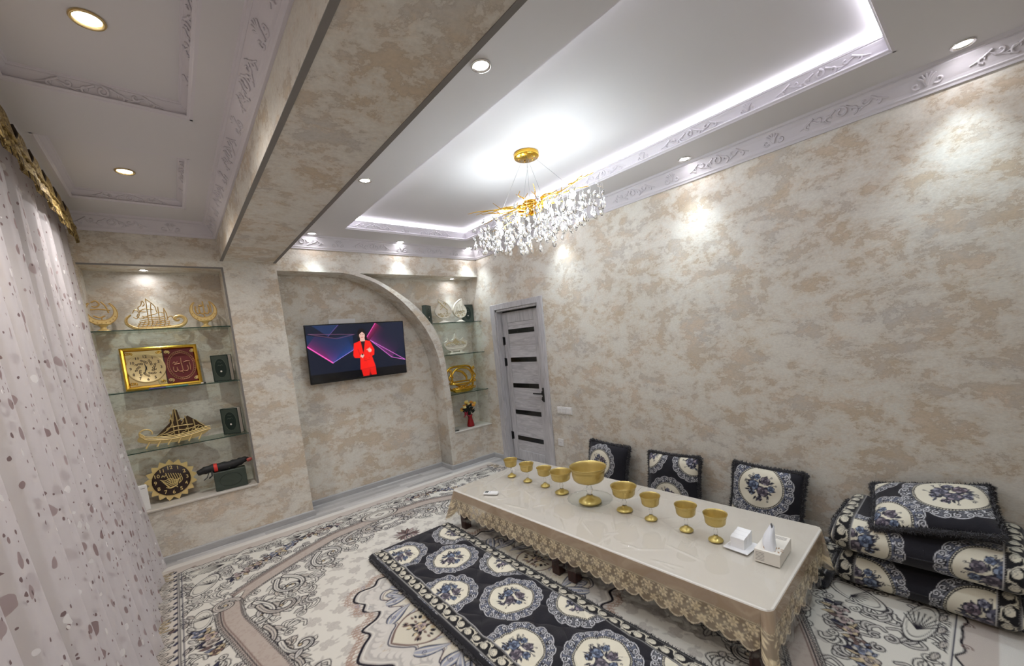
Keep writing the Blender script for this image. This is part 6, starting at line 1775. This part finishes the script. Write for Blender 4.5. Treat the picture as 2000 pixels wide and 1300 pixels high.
# red vase with yellow flowers
t = thing('flower_vase', 'small red vase with yellow artificial flowers on the right niche sill', 'vase', (3.045, 4.650, 0.4882))
M_REDV = mat('red_glass_vase', lin((140, 16, 24)), 0.2)
b = MB(); b.lathe([(0.0, 0.0), (0.050, 0.0), (0.053, 0.006), (0.050, 0.03), (0.040, 0.075), (0.030, 0.11), (0.030, 0.135), (0.040, 0.165), (0.037, 0.166), (0.026, 0.135), (0.0, 0.13)], 24, wob=lambda a, z: 1 + (0.10 * math.cos(5 * a) if z > 0.16 else 0)); b.build('vase_body', M_REDV, t)
M_STEM = mat('dark_stem_green', lin((26, 32, 24)), 0.7)
M_YEL = [mat('yellow_petal', lin((232, 196, 84)), 0.6), mat('pale_yellow_petal', lin((236, 220, 150)), 0.6), mat('orange_petal', lin((216, 150, 60)), 0.6)]
q = random.Random(12)
for k in range(14):
    a = q.uniform(0, 2 * PI); r_ = q.uniform(0.02, 0.15) if k > 2 else 0.04
    tip = Vector((r_ * math.cos(a), 0.45 * r_ * math.sin(a), 0.335 - 0.9 * max(0, r_ - 0.05) + q.uniform(-0.03, 0.01)))
    b = MB(); b.tube(crom([(0, 0, 0.12), (tip.x * 0.3, tip.y * 0.3, 0.20), tuple(tip)], 4), 0.0028, 4)
    for d in (0.4, 0.7):
        c = (tip.x * d, tip.y * d, 0.12 + (tip.z - 0.12) * d)
        pp = leaf_poly(0, 0, q.uniform(0.2, 2.9), 0.075, 0.026); b.add([(c[0] + u, c[1] - 0.006, c[2] + v) for u, v in pp], [tuple(range(10))])
    b.build('stem', M_STEM, t)
    b = MB()
    for m_ in range(6):
        aa = 2 * PI * m_ / 6
        b.lathe([(0.0, -0.012), (0.013, 0.0), (0.012, 0.018), (0.0, 0.028)], 6, (tip.x + 0.014 * math.cos(aa), tip.y + 0.014 * math.sin(aa), tip.z))
    b.build('blossom', q.choice(M_YEL), t)
b = MB()
for sg in (-1, 1): b.tube([(-0.085 + px, -0.035, 0.195 + sg * 0.012 + py) for px, py in scroll_pts(0, 0, 0.030, 0.9, sg, sg, 10)], 0.009, 6, flat=0.5)
b.tube([(-0.03, -0.03, 0.15), (-0.085, -0.035, 0.19), (-0.115, -0.035, 0.150)], 0.009, 6, flat=0.5); b.build('ribbon_bow', mat('crimson_ribbon', lin((150, 20, 44)), 0.4), t)
b = MB(); pth = crom([(2.722, 4.60, 0.80), (2.720, 4.59, 0.62), (2.724, 4.575, 0.500), (2.76, 4.565, 0.493), (2.80, 4.575, 0.493), (2.795, 4.600, 0.493), (2.75, 4.600, 0.493), (2.725, 4.585, 0.495)], 6)
b.tube(pth, 0.0035, 6); o = b.build('cable', M_BLACK); tag(o, 'short black cable hanging down to the right niche sill', 'cable')

# ================================================================== CHANDELIER
CHX, CHY = 2.19, 2.235
ch = thing('chandelier', 'long branch chandelier of gold twigs and hanging crystal drops', 'chandelier', (CHX, CHY, ZT))
M_CRYSTAL = mat('crystal', (1.0, 1.0, 1.0), 0.03, 0.0, **{'Transmission Weight': 0.92, 'IOR': 1.55, 'Specular IOR Level': 0.8})
M_BULB = emit('bulb_glow', (0.95, 0.98, 1.0), 16.0)
M_WIRE = mat('steel_wire', (0.35, 0.35, 0.36), 0.35, 0.9)
b = MB(); b.lathe([(0.0, 0.0), (0.088, 0.0), (0.092, -0.004), (0.092, -0.026), (0.088, -0.031), (0.0, -0.031)], 40); b.build('canopy', M_GOLD, ch)
for k in range(6):
    a = 2 * PI * k / 6; b = MB(); b.lathe([(0.0, -0.036), (0.004, -0.035), (0.005, -0.031)], 8, (0.06 * math.cos(a), 0.06 * math.sin(a), 0)); b.build('canopy_screw', M_GOLD, ch)
ZR = 2.605 - ZT
b = MB()
for (x, y, tx, ty, tz) in ((0, 0.05, 0.0, 0.36, ZR + 0.03), (0.04, 0.02, 0.06, 0.16, ZR + 0.03), (0, 0, 0, 0.0, ZR + 0.02), (-0.03, -0.03, -0.04, -0.16, ZR + 0.03), (0.0, -0.05, 0.02, -0.34, ZR + 0.05)):
    b.tube([(x, y, -0.03), (tx, ty, tz)], 0.0012, 5)
b.build('suspension_wires', M_WIRE, ch)
q = random.Random(21)
def hang_z(y, x):
    e = (y / 0.66) ** 2 + (x / 0.26) ** 2
    return ZR - 0.02 - 0.26 * math.sqrt(max(0.05, 1 - 0.75 * e))
for k in range(26):       # gold twigs
    y0 = q.uniform(-0.10, 0.10) if k < 16 else q.uniform(-0.45, 0.45)
    a = q.choice((PI / 2, -PI / 2)) + q.uniform(-0.75, 0.75)
    ln = q.uniform(0.25, 0.62) if k < 16 else q.uniform(0.15, 0.3)
    p = [(q.uniform(-0.04, 0.04), y0, ZR + q.uniform(-0.02, 0.03))]
    for s_ in range(4):
        a += q.uniform(-0.35, 0.35)
        x_, y_ = p[-1][0] + ln / 4 * math.cos(a), p[-1][1] + ln / 4 * math.sin(a)
        x_ = max(-0.22, min(0.22, x_)); y_ = max(-0.66, min(0.66, y_))
        p.append((x_, y_, p[-1][2] + q.uniform(-0.018, 0.022)))
    b = MB(); b.tube(crom(p, 3), [0.006 - 0.004 * i / 12 for i in range(13)], 6)
    m_ = p[2]; b.tube([m_, (m_[0] + q.uniform(-0.06, 0.06), m_[1] + q.uniform(-0.08, 0.08), m_[2] + q.uniform(0.01, 0.05))], [0.0035, 0.0015], 5)
    b.build('gold_twig', M_GOLD, ch)
b = MB()
for k in range(26):
    a = q.uniform(0, 6.28); r_ = q.uniform(0.0, 0.07)
    b.tube(crom([(r_ * math.cos(a), r_ * math.sin(a) * 1.7, ZR + 0.02), (0.08 * math.cos(a + 1), 0.13 * math.sin(a + 1), ZR - 0.01), (0.05 * math.cos(a + 2), 0.10 * math.sin(a + 2), ZR - 0.05)], 4), 0.0055, 6)
b.lathe([(0.0, ZR + 0.035), (0.050, ZR + 0.033), (0.052, ZR + 0.020), (0.0, ZR + 0.018)], 24)
b.build('gold_hub', M_GOLD, ch)
cb = MB(); cb.lathe([(0.0, 0.026), (0.006, 0.018), (0.0125, 0.004), (0.0130, -0.004), (0.009, -0.016), (0.0, -0.026)], 8, smooth=False)
drop_me = cb.mesh('crystal_drop', M_CRYSTAL)
cb = MB(); cb.lathe([(0.0, 0.036), (0.004, 0.026), (0.0125, 0.000), (0.0150, -0.012), (0.0105, -0.026), (0.0, -0.034)], 8, smooth=False)
pear_me = cb.mesh('crystal_pear', M_CRYSTAL)
wires = MB(); nc = 0
pts = []
for k in range(400):
    y, x = q.uniform(-0.65, 0.65), q.uniform(-0.24, 0.24)
    if (y / 0.66) ** 2 + (x / 0.25) ** 2 > 1: continue
    if all(math.hypot(y - a, x - c) > 0.052 for a, c in pts): pts.append((y, x))
for (y, x) in pts:
    zb = hang_z(y, x) + q.uniform(-0.03, 0.05); zt_ = ZR - q.uniform(0.0, 0.05)
    wires.tube([(x, y, zt_), (x, y, zb)], 0.0008, 4)
    n_ = 2 if zt_ - zb < 0.15 else 3
    for j in range(n_):
        if nc >= 288: break
        z = zb + j * 0.062 + q.uniform(-0.008, 0.008)
        o = link('crystal_drop', pear_me if j == 0 else drop_me, ch)
        o.location = (x + q.uniform(-0.012, 0.012) * (j > 0), y + q.uniform(-0.012, 0.012) * (j > 0), z)
        o.rotation_euler = (q.uniform(-0.25, 0.25) + (q.uniform(-0.9, 0.9) if j else 0), q.uniform(-0.25, 0.25) + (q.uniform(-0.9, 0.9) if j else 0), q.uniform(0, 6))
        s_ = q.uniform(0.8, 1.15) if j else q.uniform(0.85, 1.25); o.scale = (s_, s_, s_)
        nc += 1
wires.build('crystal_wires', M_WIRE, ch)
bb = MB(); bb.lathe([(0.0, 0.026), (0.012, 0.022), (0.020, 0.010), (0.021, -0.006), (0.015, -0.020), (0.0, -0.026)], 14)
bulb_me = bb.mesh('bulb', M_BULB)
for k, (x, y, z) in enumerate(((0.06, 0.44, 0), (-0.06, 0.30, 0.01), (0.05, 0.20, -0.01), (-0.05, 0.10, 0.0), (0.06, -0.14, 0), (-0.06, -0.22, 0.01), (0.05, -0.33, 0.0), (-0.05, -0.45, 0.01))):
    o = link('bulb', bulb_me, ch); o.location = (x, y, ZR - 0.075 + z)
    ld = bpy.data.lights.new('bulb_lamp', 'POINT'); ld.energy = BULB_W; ld.color = (0.84, 0.95, 1.0); ld.shadow_soft_size = 0.03
    lo = bpy.data.objects.new('bulb_lamp', ld); COL.objects.link(lo); lo.parent = ch; lo.location = (x, y, ZR - 0.075 + z)

# ================================================================== CURTAIN AND VALANCE
def curtain_material():
    m = bpy.data.materials.new('sheer_dotted_voile'); m.use_nodes = True
    nt = m.node_tree; nt.nodes.clear()
    uv = N(m, 'ShaderNodeUVMap', uv_map='uv')
    out = N(m, 'ShaderNodeOutputMaterial')
    base = lin((240, 236, 241))
    def dots(scale, sx, rmin, rmax, thr, off):
        mp = N(m, 'ShaderNodeMapping'); mp.inputs['Scale'].default_value = (scale * sx, scale, 1); mp.inputs['Location'].default_value = (off, off * 1.7, 0)
        L(m, uv.outputs[0], mp.inputs['Vector'])
        # wobble so that the dots are not perfect circles
        nzv = N(m, 'ShaderNodeTexNoise'); nzv.inputs['Scale'].default_value = 1.6; L(m, mp.outputs[0], nzv.inputs['Vector'])
        wv = N(m, 'ShaderNodeVectorMath', operation='MULTIPLY_ADD'); L(m, nzv.outputs['Color'], wv.inputs[0]); wv.inputs[1].default_value = (0.35, 0.35, 0); L(m, mp.outputs[0], wv.inputs[2])
        vo = N(m, 'ShaderNodeTexVoronoi'); vo.voronoi_dimensions = '2D'; vo.inputs['Scale'].default_value = 1.0; L(m, wv.outputs[0], vo.inputs['Vector'])
        sp = N(m, 'ShaderNodeSeparateColor'); L(m, vo.outputs['Color'], sp.inputs[0])
        rad = N(m, 'ShaderNodeMapRange'); L(m, sp.outputs[0], rad.inputs[0]); rad.inputs[1].default_value = thr; rad.inputs[2].default_value = 1.0; rad.inputs[3].default_value = rmin; rad.inputs[4].default_value = rmax
        rad.clamp = False
        lt = N(m, 'ShaderNodeMath', operation='LESS_THAN'); L(m, vo.outputs['Distance'], lt.inputs[0]); L(m, rad.outputs[0], lt.inputs[1])
        gt = N(m, 'ShaderNodeMath', operation='GREATER_THAN'); L(m, sp.outputs[0], gt.inputs[0]); gt.inputs[1].default_value = thr
        mu = N(m, 'ShaderNodeMath', operation='MULTIPLY'); L(m, lt.outputs[0], mu.inputs[0]); L(m, gt.outputs[0], mu.inputs[1])
        return mu.outputs[0], sp.outputs[1]
    d1, r1 = dots(9.0, 1.0, 0.07, 0.26, 0.52, 0.0)
    d2, r2_ = dots(24, 1.0, 0.06, 0.22, 0.72, 3.3)
    d3, r3 = dots(11, 1.0, 0.06, 0.22, 0.84, 9.1)
    mauve = mixc(m, r1, lin((158, 138, 140)), lin((190, 176, 178)))
    c = mixc(m, d1, base, mauve)
    c = mixc(m, d2, c, lin((140, 122, 124)))
    c = mixc(m, d3, c, lin((246, 244, 246)))
    mxa = N(m, 'ShaderNodeMath', operation='MAXIMUM'); L(m, d1, mxa.inputs[0]); L(m, d2, mxa.inputs[1])
    mxb = N(m, 'ShaderNodeMath', operation='MAXIMUM'); L(m, mxa.outputs[0], mxb.inputs[0]); L(m, d3, mxb.inputs[1])
    al = N(m, 'ShaderNodeMapRange'); L(m, mxb.outputs[0], al.inputs[0]); al.inputs[3].default_value = 0.60; al.inputs[4].default_value = 0.96
    di = N(m, 'ShaderNodeBsdfDiffuse'); L(m, c, di.inputs[0])
    tr = N(m, 'ShaderNodeBsdfTranslucent'); L(m, c, tr.inputs[0])
    s1 = N(m, 'ShaderNodeMixShader'); s1.inputs[0].default_value = 0.35; L(m, di.outputs[0], s1.inputs[1]); L(m, tr.outputs[0], s1.inputs[2])
    tp = N(m, 'ShaderNodeBsdfTransparent')
    s2 = N(m, 'ShaderNodeMixShader'); L(m, al.outputs[0], s2.inputs[0]); L(m, tp.outputs[0], s2.inputs[1]); L(m, s1.outputs[0], s2.inputs[2])
    L(m, s2.outputs[0], out.inputs[0])
    return m
M_VOILE = curtain_material()
ct = thing('curtain', 'sheer white curtain scattered with mauve and white dots', 'curtain', (0, 0, 0))
ya, yb = -0.40, 4.44
ss = np.arange(0, (yb - ya) * 1.0 + 0.001, 0.010); zz = np.linspace(0.018, 2.86, 60)
Sg, Zg = np.meshgrid(ss, zz, indexing='ij')
tdn = 1 - Zg / 2.86
ph = Sg * 2 * PI / 0.29 + 0.9 * np.sin(Sg * 2.3) + 0.35 * np.sin(Sg * 9.1)
amp = 0.012 + 0.038 * tdn
fold = amp * np.sin(ph) + 0.35 * amp * np.sin(2 * ph + 1.3 + tdn) + 0.010 * tdn * np.sin(Sg * 5 + 3 * tdn)
Xc = -0.465 + 0.140 * tdn ** 2.0 + fold * 0.9
Yc = ya + Sg + 0.35 * amp * np.cos(ph)
Yc = np.minimum(Yc, YF - 0.02)
uv = np.stack([Sg * 1.35, Zg], -1)
gridmesh('sheer_panel', np.stack([Xc, Yc, Zg], -1), M_VOILE, parent=ct, uv=uv)
b = MB(); b.tube([(-0.475, ya, 2.861), (-0.475, yb, 2.861)], 0.010, 8); b.build('curtain_rail', M_PLASTIC, ct)

M_BROCADE = mat('gold_brocade', lin((150, 124, 70)), 0.45, 0.25)
g_ = N(M_BROCADE, 'ShaderNodeNewGeometry'); n_ = noise(M_BROCADE, g_.outputs['Position'], 45, 4, 0.6, 1.0)
r_ = ramp(M_BROCADE, [(0.40, lin((112, 88, 42))), (0.52, lin((168, 142, 84))), (0.64, lin((206, 184, 120)))]); L(M_BROCADE, n_, r_.inputs[0]); L(M_BROCADE, r_.outputs[0], M_BROCADE.node_tree.nodes['Principled BSDF'].inputs['Base Color'])
bp_ = N(M_BROCADE, 'ShaderNodeBump'); bp_.inputs['Strength'].default_value = 0.8; bp_.inputs['Distance'].default_value = 0.01; L(M_BROCADE, n_, bp_.inputs['Height']); L(M_BROCADE, bp_.outputs[0], M_BROCADE.node_tree.nodes['Principled BSDF'].inputs['Normal'])
M_DKBRAID = mat('dark_braid', lin((52, 38, 24)), 0.7)
va = thing('valance', 'gold brocade valance with dark pleats and fringe above the curtain', 'valance', (0, 0, 0))
pitch_ = 0.285
y = yb + 0.02
k = 0
while y > 0.2:
    y0_ = y - pitch_
    us = np.linspace(0, 1, 22); vs_ = np.linspace(0, 1, 12)
    A, B = np.meshgrid(us, vs_, indexing='ij')
    bot = 2.690 - 0.016 * np.sin(PI * A)
    Z = 2.872 + (bot - 2.872) * B
    X = -0.425 + 0.030 * np.sin(PI * A) * (0.35 + 0.65 * B) + 0.006 * np.sin(A * 40) * B
    gridmesh('swag', np.stack([X, y0_ + A * pitch_, Z], -1), M_BROCADE, parent=va)
    b = MB(); b.tube(crom([(-0.423, y0_, 2.872), (-0.415, y0_ + 0.012, 2.835), (-0.421, y0_ - 0.012, 2.80), (-0.413, y0_ - 0.05, 2.765)], 4), [0.008] * 12 + [0.004], 6); b.build('pleat_tie', M_DKBRAID, va)
    b = MB(); b.tube([(-0.421 + 0.030 * math.sin(PI * a) * 0.8, y0_ + a * pitch_, 2.768 - 0.03 * math.sin(PI * a)) for a in np.linspace(0, 1, 12)], 0.008, 6); b.build('braid', M_BROCADE, va)
    b = MB()
    for j in range(30):
        a = (j + 0.5) / 30; x_ = -0.423 + 0.030 * math.sin(PI * a); z_ = 2.690 - 0.016 * math.sin(PI * a)
        b.tube([(x_, y0_ + a * pitch_, z_), (x_ + 0.002, y0_ + a * pitch_, z_ - 0.035)], 0.0026, 4, m=0 if j % 5 else 1)
    b.build('fringe', [M_BROCADE, M_DKBRAID], va)
    y = y0_; k += 1
b = MB(); b.box(-0.49, -0.428, 0.2, yb + 0.02, 2.872, 2.889); b.build('pelmet_board', M_PLASTIC, va)

# ================================================================== SUB-PARTS: details move with the part they sit on
def under(thing_name, part, kids):
    for t in [o for o in COL.objects if o.parent is None and o.name.split('.')[0] == thing_name]:
        ps = [c for c in t.children if c.name.split('.')[0] == part]
        if not ps: continue
        p = ps[0]
        inv = p.matrix_basis.inverted()
        for c in list(t.children):
            if c.name.split('.')[0] in kids:
                mb = c.matrix_basis.copy()
                c.parent = p
                c.matrix_parent_inverse = inv
                c.matrix_basis = mb
under('framed_clock', 'dial', ('numeral', 'dial_rosette', 'hour_hand', 'minute_hand'))
under('framed_clock', 'red_panel', ('medallion_ring', 'medallion_field', 'calligraphy'))
under('sunflower_clock', 'dial', ('numeral', 'calligraphy'))
under('book', 'cover', ('cover_border', 'oval_emblem', 'cover_lettering', 'white_dot'))
under('remote_control', 'body', ('display', 'button'))
under('tissue_box', 'carton', ('slot_shade', 'print_line', 'flower_print'))
under('light_switch', 'plate', ('rocker',))
under('wall_socket', 'plate', ('recess', 'pin_hole'))
under('socket_strip', 'plate', ('recess',))
under('chandelier', 'canopy', ('canopy_screw',))
under('ship_ornament', 'hull', ('hull_beading', 'rail', 'oar'))
under('crescent_ornament', 'crescent', ('rim_beading',))
under('teardrop_plaque', 'plate', ('rim', 'scrollwork', 'calligraphy'))
under('crown_ornament', 'body', ('rim', 'relief_ground', 'relief_lettering'))
under('door_1', 'leaf_frame', ('panel', 'glass_strip', 'hinge', 'handle', 'lock_rosette'))
under('folded_umbrella', 'folded_cover', ('strap', 'emblem'))
